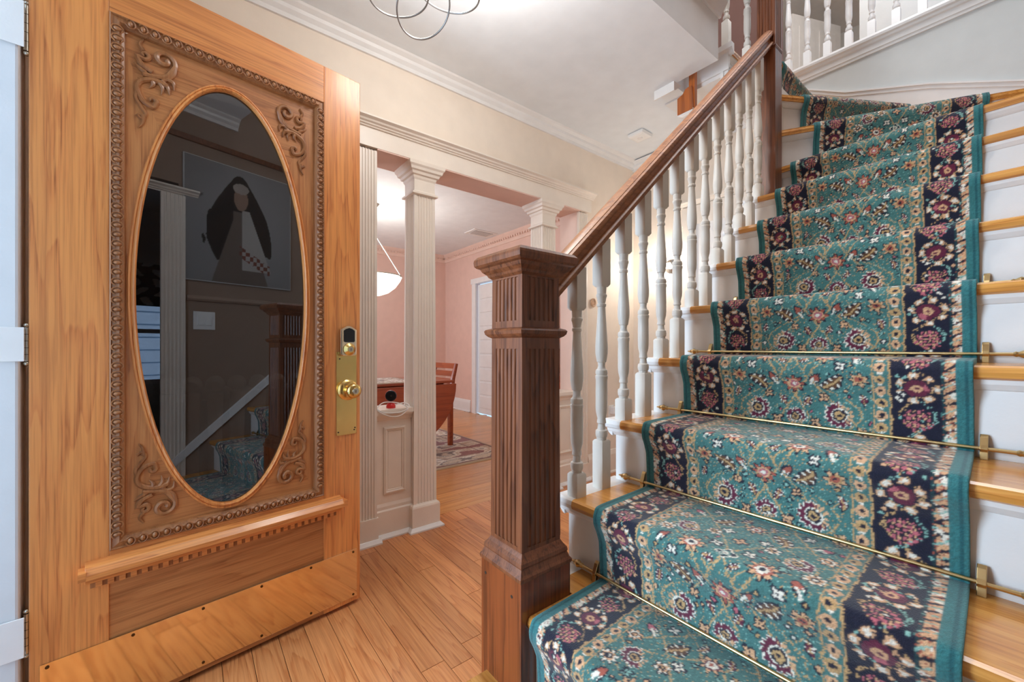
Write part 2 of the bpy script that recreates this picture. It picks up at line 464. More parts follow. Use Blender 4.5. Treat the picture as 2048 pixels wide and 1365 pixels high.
def colonnade_column(cx, label):
    cy = YW + 0.055; t = tag(empty('column', (cx, cy, 0)), label, 'column')
    MB().fluted(0, 0, 0.15, 1.905, 0.071, 0.064, 6, 0.005, 0.014).build('fluted_shaft', M['trim'], t)
    MB().sq(0, 0, [(1.905, 0.066), (1.908, 0.078), (1.918, 0.078), (1.922, 0.068), (1.93, 0.064), (1.995, 0.064)]).build('necking', M['trim'], t)
    MB().sq(0, 0, [(1.99, 0.064), (2.0, 0.07), (2.012, 0.072), (2.016, 0.082), (2.03, 0.086), (2.036, 0.096), (2.05, 0.1), (2.06, 0.108), (2.078, 0.11)]).build('capital', M['trim'], t)
    MB().sq(0, 0, [(0.0, 0.086), (0.13, 0.086), (0.14, 0.082), (0.146, 0.074), (0.15, 0.071)]).build('base_block', M['trim'], t)
    MB().sq(0, 0, [(0.0, 0.106), (0.008, 0.106), (0.024, 0.09), (0.024, 0.084)]).build('shoe_moulding', M['white'], t)
    return t


COLX = (1.053, 2.030)
colonnade_column(COLX[0], 'square fluted cream column on a block base beside the white cord')
colonnade_column(COLX[1], 'square fluted cream column partly hidden by the dark newel post')


def half_wall(x0, x1, label):
    t = tag(empty('half_wall', ((x0 + x1) / 2, YW, 0)), label, 'half wall'); L = (-t.location.x, -t.location.y, 0)
    def P(m, name, mat, bevel=0.0):
        o = m.build(name, mat, t, bevel=bevel); o.location = L; return o
    y = YW + 0.02
    P(MB().box(x0, x1, y, y + 0.12, 0, 0.672), 'core', M['trim'])
    P(MB().box(x0 - 0.0, x1 + 0.0, y - 0.035, y + 0.155, 0.675, 0.70), 'cap', M['trim'], 0.0015)
    P(MB().prism([(y, 0.635), (y - 0.008, 0.64), (y - 0.012, 0.655), (y - 0.026, 0.668), (y - 0.026, 0.675), (y, 0.675)], 'X', x0, x1), 'cap_moulding', M['trim'])
    P(MB().prism([(y - 0.014, 0.0), (y - 0.014, 0.145), (y - 0.006, 0.152), (y - 0.006, 0.168), (y, 0.185), (y, 0.0)], 'X', x0, x1), 'base_board', M['trim'])
    P(MB().prism([(y - 0.034, 0), (y - 0.034, 0.008), (y - 0.02, 0.024), (y - 0.012, 0.024), (y - 0.012, 0)], 'X', x0, x1), 'shoe_moulding', M['white'])
    # sunk panel framed by a stepped moulding
    a0, a1, b0, b1 = x0 + 0.05, x1 - 0.035, 0.235, 0.60
    rings = []
    for d, out in ((0, 0.0), (0.0, 0.008), (0.01, 0.012), (0.016, 0.006), (0.02, 0.006), (0.024, -0.0), (0.026, 0.002)):
        rings.append([(a0 + d, y - out, b0 + d), (a1 - d, y - out, b0 + d), (a1 - d, y - out, b1 - d), (a0 + d, y - out, b1 - d)])
    P(MB().loft(rings), 'panel', M['trim'])
    return t


half_wall(0.772, COLX[0] - 0.071, 'panelled cream half wall holding the red and black camera')
half_wall(COLX[1] + 0.071, 2.330, 'panelled cream half wall seen between the white balusters')

# front wall with the doorway the oak door hangs in
FW = MB()
FW.box(-0.55, XF, 1.60, 2.4, 0, CEIL).box(-0.55, XF, YR - 0.1, 0.60, 0, CEIL).box(-0.55, XF, 0.60, 1.60, 2.15, CEIL)
wall_front = struct(FW.build('wall_front', M['cream']), 'front wall holding the open doorway')
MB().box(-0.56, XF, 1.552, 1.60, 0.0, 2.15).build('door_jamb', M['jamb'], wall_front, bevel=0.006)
MB().box(-0.56, XF, 0.60, 0.64, 0.0, 2.15).build('door_jamb', M['white'], wall_front)
MB().box(-0.56, XF, 0.60, 1.60, 2.12, 2.15).build('door_head', M['white'], wall_front)
# stair side wall with its cased opening to the next room
WR = MB().box(0.46, XB + 0.1, YR - 0.12, YR, 0, 5.4).box(-0.55, -0.25, YR - 0.12, YR, 0, CEIL).box(-0.25, 0.46, YR - 0.12, YR, 2.10, 5.4)
wall_right = struct(WR.build('wall_right', M['taupe']), 'taupe wall beside the stairs')
def mould_r(z, prof, x0, x1, name, mat, parent=None):
    return MB().prism([(YR + a, z + b) for a, b in prof], 'X', x0, x1).build(name, mat, parent or wall_right)
mould_r(CEIL, CROWN, XF, WX0, 'crown_moulding', M['white'])
mould_r(2.02, ENT, -0.4, 0.56, 'cornice', M['trim'])
mould_r(2.40, [(0, 0), (0.02, 0), (0.03, 0.03), (0, 0.04)], 0.2, 1.6, 'picture_rail', M['newel'])
mould_r(1.345, [(0, 0), (0.014, 0.004), (0.02, 0.016), (0.014, 0.034), (0, 0.04)], 0.50, 3.3, 'chair_rail', M['taupe'])
m = fluted_board(0.365, 0.49, -YR - 0.022, 0.022, 0, 2.02, 5)
m.v = [(x, -y, z) for x, y, z in m.v]; m.build('fluted_casing', M['trim'], wall_right)
sl = 0.865
MB().prism([(0.30, 0.0), (0.30, 0.20), (2.9, 0.20 + 2.6 * sl), (2.9, 0.0)], 'Y', YR, YR + 0.012).build('skirt_board', M['taupe'], wall_right)
MB().prism([(0.30, 0.155), (0.30, 0.215), (2.9, 0.215 + 2.6 * sl), (2.9, 0.155 + 2.6 * sl)], 'Y', YR, YR + 0.028).build('skirt_cap', M['white'], wall_right)

# stair back wall, with the raking skirt moulding of the winders and the landing edge on top
WB = MB().box(XB, XB + 0.12, YR - 0.12, 1.45, 0, 2.99)
wall_back = struct(WB.build('wall_back', M['grey']), 'pale grey wall behind the winding steps')
def rake(pts, w0, w1, out, name, mat):
    rings = []
    for y, z in pts:
        rings.append([(XB, y, z - w0), (XB - out, y, z - w0), (XB - out, y, z + w1), (XB, y, z + w1)])
    return MB().loft(rings).build(name, mat, wall_back)
RK = [(-0.08, 2.37), (0.024, 2.413), (0.367, 2.571), (0.759, 2.713), (0.942, 2.82), (1.33, 3.0)]
rake(RK, 0.0, 0.010, 0.022, 'skirt_cap', M['white'])
rake(RK, 0.022, -0.0, 0.014, 'skirt_moulding', M['white'])
rake(RK, 0.55, -0.022, 0.008, 'skirt_board', M['white'])
EDGE = [(0.0, 2.90), (0.012, 2.90), (0.014, 2.915), (0.02, 2.918), (0.02, 2.95), (0.03, 2.955), (0.034, 2.968), (0.05, 2.972), (0.054, 2.985), (0.05, 3.0), (0.0, 3.0)]
MB().prism([(XB - a, z) for a, z in EDGE], 'Y', YR, 1.30).build('landing_edge_moulding', M['white'], wall_back)
# passage end wall
we = MB().box(XE, XE + 0.1, 0.858, 1.075, 0, 2.419).box(XE, XE + 0.1, 1.075, 1.5, 0, 2.638).box(XE, XE + 0.1, 1.5, 2.36, 0, CEIL)
wall_end = struct(we.build('wall_end', M['cream']), 'cream end wall of the passage beside the stairs')
def mould_e(z, prof, y0, y1, name, mat):
    return MB().prism([(XE - a, z + b) for a, b in prof], 'Y', y0, y1).build(name, mat, wall_end)
mould_e(2.64, CROWN, 1.10, YW, 'crown_moulding', M['white'])
mould_e(0, BASE, 1.66, YW, 'baseboard_end', M['trim'])
mould_e(2.12, ENT, 0.92, 1.74, 'cornice', M['trim'])
MB().box(XE - 0.022, XE, 0.95, 1.70, 1.98, 2.12).build('door_head_board', M['trim'], wall_end)
for y0 in (1.59, 0.98):
    MB().box(XE - 0.022, XE, y0, y0 + 0.10, 0.0, 1.98).build('door_casing', M['trim'], wall_end)
d1 = struct(MB().box(XE - 0.012, XE - 0.002, 1.08, 1.59, 0.0, 1.98).build('door_1', M['white']), 'white closed door at the end of the passage')
for y0, y1, z0, z1 in ((1.14, 1.31, 0.2, 0.9), (1.36, 1.53, 0.2, 0.9), (1.14, 1.31, 1.05, 1.78), (1.36, 1.53, 1.05, 1.78)):
    MB().box(XE - 0.018, XE - 0.012, y0, y1, z0, z1).build('panel', M['white'], d1, bevel=0.004)

# dining room shell
wdf = struct(MB().box(-1.6, 3.6, 6.33, 6.45, 0, 2.66).build('wall_dining_far', M['pink']), 'far pink dining room wall')
wdr = MB().box(3.49, 3.6, 2.345, 4.30, 0, 2.66).box(3.49, 3.6, 5.40, 6.45, 0, 2.66).box(3.49, 3.6, 4.30, 5.40, 2.03, 2.66)
wdr = struct(wdr.build('wall_dining_right', M['pink']), 'pink dining room wall with the cased doorway')
struct(MB().box(-1.72, -1.6, 2.3, 3.4, 0, 2.66).box(-1.72, -1.6, 5.4, 6.45, 0, 2.66).box(-1.72, -1.6, 3.4, 5.4, 0, 0.7).box(-1.72, -1.6, 3.4, 5.4, 2.3, 2.66).build('wall_dining_left', M['pink']), 'pink dining room wall with the window')
DCR = [(0, -0.12), (0.012, -0.12), (0.016, -0.085), (0.03, -0.07), (0.03, -0.05), (0.06, -0.02), (0.075, 0), (0, 0)]
MB().prism([(6.33 - a, 2.62 + b) for a, b in DCR], 'X', -1.6, 3.49).build('crown_moulding', M['pinktrim'], wdf)
MB().prism([(3.49 - a, 2.62 + b) for a, b in DCR], 'Y', 2.345, 6.33).build('crown_moulding', M['pinktrim'], wdr)
m = MB(); y = 2.4
while y < 6.3:
    m.box(3.442, 3.462, y, y + 0.026, 2.545, 2.57); y += 0.052
tag(m.build('dentil_row', M['pinktrim'], wdr), kind='stuff')
m = MB(); x = -1.5
while x < 3.4:
    m.box(x, x + 0.026, 6.282, 6.302, 2.545, 2.57); x += 0.052
tag(m.build('dentil_row', M['pinktrim'], wdf), kind='stuff')
MB().prism([(6.33 - a, b) for a, b in BASE], 'X', -1.6, 3.49).build('baseboard_far', M['white'], wdf)
MB().prism([(3.49 - a, b) for a, b in BASE], 'Y', 5.5, 6.33).build('baseboard_right', M['white'], wdr)
for y0 in (5.34, 4.26):
    MB().box(3.468, 3.49, y0, y0 + 0.10, 0, 2.02).build('door_casing', M['white'], wdr)
MB().box(3.462, 3.49, 4.24, 5.46, 2.02, 2.10).build('door_head_board', M['white'], wdr)
d2 = struct(MB().box(3.52, 3.55, 4.36, 5.34, 0.01, 2.0).build('door_2', M['white']), 'white slatted door in the dining room doorway')
for k in range(9):
    MB().box(3.510, 3.522, 4.42, 5.28, 0.10 + k * 0.21, 0.28 + k * 0.21).build('slat', M['white'], d2, bevel=0.004)

# upper floor seen past the balusters
struct(MB().box(XB + 0.0, 7.2, YR - 0.12, 3.2, 2.92, 2.999).build('floor_upper', M['tread']), 'upper hall floor behind the landing balusters')
struct(MB().box(-0.6, 7.2, YR - 0.12, 3.2, 5.4, 5.5).build('ceiling_upper', M['ceil']), 'upper hall ceiling')
struct(MB().box(XB + 0.02, XB + 0.12, 1.16, 3.2, 3.0, 5.4).build('wall_upper_rose', M['rose']), 'rose brown upper wall behind the tall newel post')
struct(MB().box(4.6, 4.7, YR, 0.93, 3.0, 5.4).build('wall_upper_light', M['grey']), 'light grey upper hall wall behind the landing balusters')
struct(MB().box(7.1, 7.2, YR - 0.12, 3.2, 3.0, 5.4).box(XB, 7.2, 2.9, 3.0, 3.0, 5.4).box(4.6, 7.2, YR - 0.2, YR, 3.0, 5.4).build('wall_upper_far', M['grey']), 'far grey wall of the upper hall')
struct(MB().box(-0.6, -0.5, YR - 0.12, 3.2, 3.0, 5.4).box(-0.6, XB, 3.1, 3.2, 3.0, 5.4).build('wall_upper_front', M['grey']), 'grey front wall of the upper floor')
da = math.atan2(1.469 - 1.765, 6.34 - 5.65)
d3 = struct(empty('door_3', (5.65, 1.765, 3.0), da), 'white panel door standing ajar in the upper hall')
MB().box(0, 0.76, 0.0, 0.04, 0.0, 2.03).build('door_leaf', M['white'], d3)
for x0, x1, z0, z1 in ((0.10, 0.35, 1.25, 1.90), (0.41, 0.66, 1.25, 1.90), (0.10, 0.35, 0.25, 1.05), (0.41, 0.66, 0.25, 1.05)):
    MB().box(x0, x1, -0.008, 0.0, z0, z1).build('panel', M['white'], d3, bevel=0.006)
# ceiling-edge trim round the stair well
trim1 = struct(MB().prism([(WY, 2.885), (WY - 0.012, 2.885), (WY - 0.016, 2.90), (WY - 0.03, 2.92), (WY - 0.05, 2.95), (WY - 0.055, 2.975), (WY - 0.055, 3.0), (WY, 3.0)], 'X', WX0, WX1 + 0.01).build('trim_1', M['white']), 'white nosing moulding above the stair well edge')
MB().prism([(WY, 3.0), (WY - 0.06, 3.0), (WY - 0.06, 3.02), (WY, 3.02)], 'X', WX0, WX1 + 0.01).build('nosing', M['white'], trim1)
struct(MB().prism([(WX1 + 0.02 - 0.05, CEIL - 0.055), (WX1 - 0.02, CEIL - 0.055), (WX1 + 0.0, CEIL - 0.04), (WX1 + 0.05, CEIL - 0.004), (WX1 + 0.05, CEIL), (WX1 - 0.03, CEIL)], 'Y', 1.335, 1.47).build('trim_2', M['white']), 'short white crown moulding beside the hanging newel')

# room beyond the stair side wall: window, shade and neighbour's siding, seen mirrored in the door pane
WL = MB().box(-0.6, -0.45, -3.2, YR - 0.12, 0, CEIL).box(2.2, 2.3, -3.2, YR - 0.12, 0, CEIL)
WL.box(-0.6, 0.55, -3.2, -3.1, 0, CEIL).box(1.45, 2.3, -3.2, -3.1, 0, CEIL).box(0.55, 1.45, -3.2, -3.1, 0, 0.60).box(0.55, 1.45, -3.2, -3.1, 2.0, CEIL)
struct(WL.build('wall_living', M['grey']), 'pale wall of the next room around its window')
struct(MB().box(-0.6, 2.3, -3.2, YR - 0.12, CEIL, CEIL + 0.1).build('ceiling_living', M['ceil']), 'ceiling of the next room')
w1 = struct(empty('window_1', (1.0, -3.15, 0.6)), 'sash window with a patterned blind in the next room')
MB().box(-0.45, -0.40, -0.03, 0.06, 0, 1.4).box(0.40, 0.45, -0.03, 0.06, 0, 1.4).box(-0.45, 0.45, -0.03, 0.06, 0, 0.05).box(-0.45, 0.45, -0.03, 0.06, 1.35, 1.4).build('window_frame', M['white'], w1)
MB().box(-0.40, 0.40, -0.01, 0.03, 0.60, 0.65).build('meeting_rail', M['white'], w1)
MB().box(-0.40, 0.40, 0.0, 0.004, 0.05, 1.35).build('pane', M['clear'], w1)
sd = tag(empty('house_siding', (1.0, -5.2, 0)), 'white lapped siding of the neighbouring house outside the window', 'siding')
for k in range(18):
    b = MB().prism([(0, 0), (0.03, 0), (0.008, 0.2), (0, 0.2)], 'X', -3, 3); o = b.build('board', M['siding'], sd); o.location = (0, 0, 0.2 * k - 0.4)

# ------------------------------------------------------------------ staircase
RISE, RUN, X3 = 0.20, 0.2315, 0.855
def NX(k): return X3 + RUN * (k - 3)
def ZT(k): return RISE * k
def SK(x): return 0.028 * (x - 0.86)     # the flight is very slightly out of square
YO = 0.89                                # outer end of the nosing returns at the third tread
stair = tag(empty('staircase', (0.4, 0.4, 0)), 'white painted staircase with oak treads winding up at the top', 'staircase')
SL = (-0.4, -0.4, 0)
def SP(m, name, mat, parent=None, bevel=0.0, smooth=False):
    o = m.build(name, mat, parent or stair, smooth, bevel)
    if parent is None: o.location = SL
    return o
NOSE = [(0.0, -0.004), (0.004, -0.001), (0.012, 0.0), (0.0, 0.0)]
def nose_poly(x, back, z):
    return [(x + 0.010, z - 0.030), (x + 0.003, z - 0.026), (x, z - 0.015), (x + 0.003, z - 0.004), (x + 0.010, z), (back, z), (back, z - 0.030)]
for k in range(1, 10):
    x, z = NX(k), ZT(k); yo = YO + SK(x); xb = NX(k + 1) + 0.03
    ye = 0.875 if k == 1 else (0.735 if k == 2 else yo - 0.075)
    t = SP(MB().prism(nose_poly(x, xb, z), 'Y', YR, ye), 'tread', M['tread'])
    if k == 2:
        SP(MB().box(0.775, xb, 0.735, 0.80, z - 0.03, z), 'tread_end', M['tread'])
        MB().box(0.775, xb, 0.80, 0.86, z - 0.03, z).build('nosing_return', M['white'], t)
    if k >= 3:
        # white mitred return along the open end
        r = MB(); pr = [(-0.010, -0.030), (-0.003, -0.026), (0, -0.015), (-0.003, -0.004), (-0.010, 0.0)]
        rings = []
        for a, b in pr:
            rings.append([(x - a - 0.0, ye, z + b), (x - a, yo + a, z + b), (xb + 0.02, yo + a, z + b), (xb + 0.02, ye, z + b)])
        MB().loft(rings).build('nosing_return', M['white'], t)
        MB().prism([(yo - 0.012, z - 0.03), (yo - 0.014, z - 0.040), (yo - 0.026, z - 0.052), (yo - 0.034, z - 0.055), (yo - 0.034, z - 0.03)], 'X', x + 0.016, xb).build('end_cove', M['white'], t)
    MB().prism([(x + 0.012, z - 0.030), (x + 0.014, z - 0.040), (x + 0.024, z - 0.052), (x + 0.030, z - 0.055), (x + 0.030, z - 0.030)], 'Y', YR, (ye if k < 3 else yo - 0.016)).build('cove_moulding', M['white'], t)
    SP(MB().box(x + 0.028, x + 0.045, YR, 0.73 if k == 1 else 0.85 + SK(x), ZT(k - 1), z - 0.028), 'riser', M['white'])
m = MB().box(0.80, NX(3) + 0.034, 0.835, 0.855, 0.0, ZT(2) - 0.03)
for k in range(3, 10):
    m.box(NX(k) + 0.034, min(2.44, NX(k + 1) + 0.034), 0.835 + SK(NX(k)), 0.855 + SK(NX(k)), 0.0, ZT(k) - 0.03)
SP(m, 'stringer', M['white'])
# winders turning left round the upper newel, then two straight steps to the upper floor
PVT = (2.475, 0.845)
XS = 2.47
def dirv(a): return (math.sin(math.radians(a)), -math.cos(math.radians(a)))
W11 = (PVT[0] + 0.945 * math.tan(math.radians(29.2)), YR)
W12 = (XB, PVT[1] - (XB - PVT[0]) / math.tan(math.radians(59.4)))
polys = {10: [(NX(10), YR), (NX(10), 0.86), PVT, W11], 11: [W11, (XB, YR), W12, PVT], 12: [PVT, W12, (XB, 0.845)],
         13: [(XS, 0.845), (XB, 0.845), (XB, 1.12), (XS, 1.12)], 14: [(XS, 1.09), (XB, 1.09), (XB, 1.36), (XS, 1.36)], 15: [(XS, 1.33), (XB, 1.33), (XB, 1.5), (XS, 1.5)]}
front = {10: ((NX(10), 0.84), (NX(10), YR)), 11: (PVT, W11), 12: (PVT, W12), 13: ((XS, 0.845), (XB, 0.845)), 14: ((XS - 0.01, 1.09), (XB, 1.09)), 15: ((XS, 1.33), (XB, 1.33))}
for k in range(10, 16):
    z = ZT(k); a, b = front[k]
    dx, dy = b[0] - a[0], b[1] - a[1]; L = math.hypot(dx, dy); nx, ny = dy / L, -dx / L      # towards the climber
    P = list(polys[k])
    t = SP(MB().prism(P, 'Z', z - 0.03, z - 0.0002), 'tread', M['tread'])
    sec = [(0.0, -0.030), (0.018, -0.030), (0.026, -0.024), (0.029, -0.015), (0.026, -0.005), (0.018, 0.0), (0.0, 0.0)]
    def strip(sec, name, mat, k=k, a=a, b=b, nx=nx, ny=ny, z=z, t=t):
        MB().loft([[(p[0] + nx * (o - 0.026), p[1] + ny * (o - 0.026), z + h) for o, h in sec] for p in (a, b)]).build(name, mat, t)
    strip(sec, 'nosing', M['tread'])
    strip([(-0.004, -0.055), (0.0, -0.055), (0.006, -0.05), (0.016, -0.038), (0.018, -0.030), (-0.004, -0.030)], 'cove_moulding', M['white'])
    SP(MB().loft([[(p[0] + nx * (o - 0.026), p[1] + ny * (o - 0.026), h) for o, h in ((-0.02, ZT(k - 1)), (-0.004, ZT(k - 1)), (-0.004, z - 0.03), (-0.02, z - 0.03))] for p in (a, b)]), 'riser', M['white'])
SP(MB().box(XS - 0.012, XS + 0.01, 0.838, 1.09, 2.40, 2.57).box(XS - 0.012, XS + 0.01, 1.09, 1.335, 2.662, 2.77).box(XS - 0.012, XS + 0.01, 1.335, 1.5, 2.662, 2.97), 'stringer', M['white'])
SP(MB().box(XS, XB, 0.856, 1.09, 2.42, 2.45).box(XS, XB, 1.075, 1.095, 2.45, 2.66).box(XS, XB, 1.09, 1.5, 2.64, 2.676), 'soffit', M['white'])
SP(MB().box(2.44, XB, 0.838, 0.856, 0.0, 2.45), 'side_panel', M['white'])
SP(MB().prism([(XS + 0.004, 2.74), (XS - 0.006, 2.745), (XS - 0.014, 2.76), (XS - 0.028, 2.772), (XS - 0.032, 2.80), (XS + 0.004, 2.80)], 'Y', 1.064, 1.36), 'nosing_return', M['white'])

# ------------------------------------------------------------------ balustrade of the flight
rail_root = tag(empty('stair_balustrade', (0.687, 0.819, 0)), 'dark wood handrail and newel posts with white turned balusters along the stairs', 'balustrade')
RO = (-0.687, -0.819, 0)
def RP(m, name, mat, parent=None, bevel=0.0, smooth=False):
    o = m.build(name, mat, parent or rail_root, smooth, bevel)
    if parent is None: o.location = RO
    return o
nx_, ny_ = 0.687, 0.8185
shaft = RP(MB().sq(nx_, ny_, [(0.52, 0.064), (0.552, 0.064)]).fluted(nx_, ny_, 0.552, 1.035, 0.0645, 0.0625, 6, 0.0035, 0.015).sq(nx_, ny_, [(1.035, 0.0626), (1.105, 0.0622)])
           .fluted(nx_, ny_, 1.105, 1.212, 0.0622, 0.0615, 6, 0.0035, 0.015).sq(nx_, ny_, [(1.212, 0.0616), (1.25, 0.0614)]), 'newel_post', M['newel'])
RPc = lambda m, name, mat, bevel=0.0: m.build(name, mat, shaft, False, bevel)
RPc(MB().sq(nx_, ny_, [(0.0, 0.083), (0.487, 0.083)]), 'plinth', M['plinth'], 0.003)
RPc(MB().sq(nx_, ny_, [(0.484, 0.084), (0.488, 0.0855), (0.494, 0.0855), (0.500, 0.081), (0.512, 0.0765), (0.516, 0.078), (0.524, 0.0765), (0.532, 0.070), (0.540, 0.0655), (0.542, 0.064)]), 'base_moulding', M['newel'])
RPc(MB().sq(nx_, ny_, [(1.062, 0.063), (1.066, 0.070), (1.072, 0.0755), (1.080, 0.0775), (1.084, 0.0745), (1.087, 0.066), (1.088, 0.0625)]), 'collar', M['newel'])
RPc(MB().sq(nx_, ny_, [(1.216, 0.0615), (1.222, 0.069), (1.228, 0.072), (1.236, 0.081), (1.244, 0.085), (1.247, 0.092), (1.252, 0.0965), (1.262, 0.0975), (1.268, 0.0965), (1.276, 0.090), (1.283, 0.02)]), 'cap', M['newel'])
for zz, yy in ((0.45, 0.88), (0.44, 0.77)):
    RPc(MB().cyl((nx_ - 0.0835, yy, zz), (nx_ - 0.081, yy, zz), 0.004), 'nail', M['hole'])
# upper newel the winders turn round
ux, uy = 2.430, 0.866
un = RP(MB().sq(ux, uy, [(1.79, 0.044), (2.62, 0.044)]).fluted(ux, uy, 2.62, 3.10, 0.044, 0.044, 5, 0.004, 0.008).sq(ux, uy, [(3.10, 0.044), (3.2, 0.044)]), 'newel_post', M['newel'])
MB().sq(ux, uy, [(3.19, 0.044), (3.205, 0.058), (3.225, 0.066), (3.235, 0.066), (3.245, 0.01)]).build('cap', M['newel'], un)
MB().sq(ux, uy, [(2.60, 0.0445), (2.612, 0.048), (2.622, 0.0445)]).build('collar', M['newel'], un)
def RZ(x): return 1.15 + 0.897 * (x - 0.764)
def RY(x): return 0.822 + 0.026 * (x - 0.764)
prof = [(-0.021, 0.0), (-0.023, 0.012), (-0.031, 0.016), (-0.033, 0.024), (-0.029, 0.030), (-0.020, 0.034), (-0.018, 0.052), (-0.022, 0.056), (-0.026, 0.057), (-0.031, 0.064), (-0.034, 0.074), (-0.032, 0.084), (-0.024, 0.089), (-0.023, 0.092), (-0.012, 0.098), (0.0, 0.100)]
prof = prof + [(-a, b) for a, b in prof[-2::-1]]
hr = RP(MB().loft([[(x, RY(x) + a, RZ(x) + b) for a, b in prof] for x in np.linspace(0.748, 2.388, 14)]), 'handrail', M['rail'], smooth=True)

TURN = [(0, .0165), (.008, .0165), (.010, .019), (.02, .0205), (.03, .019), (.033, .014), (.042, .0125), (.05, .012), (.053, .0155), (.06, .015), (.066, .0135), (.085, .0185), (.1, .0198), (.15, .0198), (.188, .019), (.193, .0208), (.2, .0208), (.203, .018), (.208, .0205), (.218, .019), (.222, .014), (.232, .0115), (.242, .013), (.244, .016), (.25, .017), (.27, .0205), (.29, .0208), (.32, .0190), (.36, .0160), (.415, .0125), (.418, .0155), (.424, .0155), (.427, .0125), (.445, .016), (.448, .018), (.454, .018), (.457, .0155), (.478, .0165)]
M['bal'] = paint('baluster_paint', (224, 219, 210), 0.35)
def baluster_mesh(block, total, half=0.0195):
    m = MB()
    m.sq(0, 0, [(0, half), (block - 0.006, half), (block, 0.015)])
    m.lathe(0, 0, [(q, r * 0.93) for q, r in TURN], block - 0.001, 14)
    t0 = block + 0.477
    m.sq(0, 0, [(t0, 0.014), (t0 + 0.008, half), (total, half)])
    return m
bal_cache = {}
def baluster(root, off, x, y, z, block, total, mat):
    key = (round(block, 3), round(total, 3), mat.name)
    if key not in bal_cache:
        bal_cache[key] = baluster_mesh(block, total).build('baluster', mat, root, True)
        o = bal_cache[key]
    else:
        o = bal_cache[key].copy(); COL.objects.link(o); o.parent = root
    o.location = (x + off[0], y + off[1], z + off[2]); return o
for k in range(3, 10):
    for j, blk in ((0, 0.070), (1, 0.150)):
        x = NX(k) + 0.040 + j * RUN / 2
        if x > 2.36: continue
        y = RY(x) + 0.004
        baluster(rail_root, RO, x, y, ZT(k), blk, RZ(x) - ZT(k) + 0.006 , M['bal'])
x = 0.80 + 0.01  # short baluster standing on the second tread behind the newel
baluster(rail_root, RO, NX(3) - 0.055, 0.845, ZT(2), 0.15, RZ(NX(3) - 0.055) - ZT(2) + 0.006, M['bal'])

# upper flight: balusters, hanging newel
up = tag(empty('upper_balustrade', (2.41, 1.29, 2.47)), 'hanging dark wood newel and white balusters of the upper flight', 'balustrade')
UO = (-2.41, -1.29, -2.47)
def UPB(m, name, mat, parent=None, bevel=0.0):
    o = m.build(name, mat, parent or up, False, bevel)
    if parent is None: o.location = UO
    return o
hn = UPB(MB().box(2.382, 2.412, 1.252, 1.290, 2.475, 3.9), 'newel_post', M['hang'], bevel=0.002)
UPB(MB().prism([(1.352, 2.470), (1.352, 2.572), (1.335, 2.578), (1.318, 2.584), (1.302, 2.606), (1.285, 2.612), (1.262, 2.612), (1.255, 2.470)], 'X', 2.362, 2.400), 'apron_board', M['hang'])
UPB(MB().sq(2.415, 1.305, [(2.458, 0.03), (2.462, 0.045), (2.476, 0.052)]), 'drop_cap', M['white'])
baluster(up, UO, 2.468, 1.106, 2.80, 0.15, 0.9, M['bal'])
baluster(up, UO, 2.452, 0.985, 2.60, 0.12, 1.0, M['bal'])
UPB(MB().loft([[(2.44 + a, y, 3.42 + 0.86 * (y - 0.9) + b) for a, b in prof] for y in (0.905, 1.26)]), 'handrail', M['rail'])

# landing balustrade above the back wall
lb = tag(empty('landing_balustrade', (XB + 0.04, 0.55, 3.0)), 'white turned balusters along the landing above the stair wall', 'balustrade')
for i in range(11):
    baluster(lb, (0, 0, 0), 0.0, 1.10 - 0.1165 * i - 0.55, 0.0, 0.135, 0.80, M['white'])
MB().loft([[(a, y, 0.79 + b) for a, b in prof] for y in (-0.62, 0.62)]).build('handrail', M['rail'], lb)

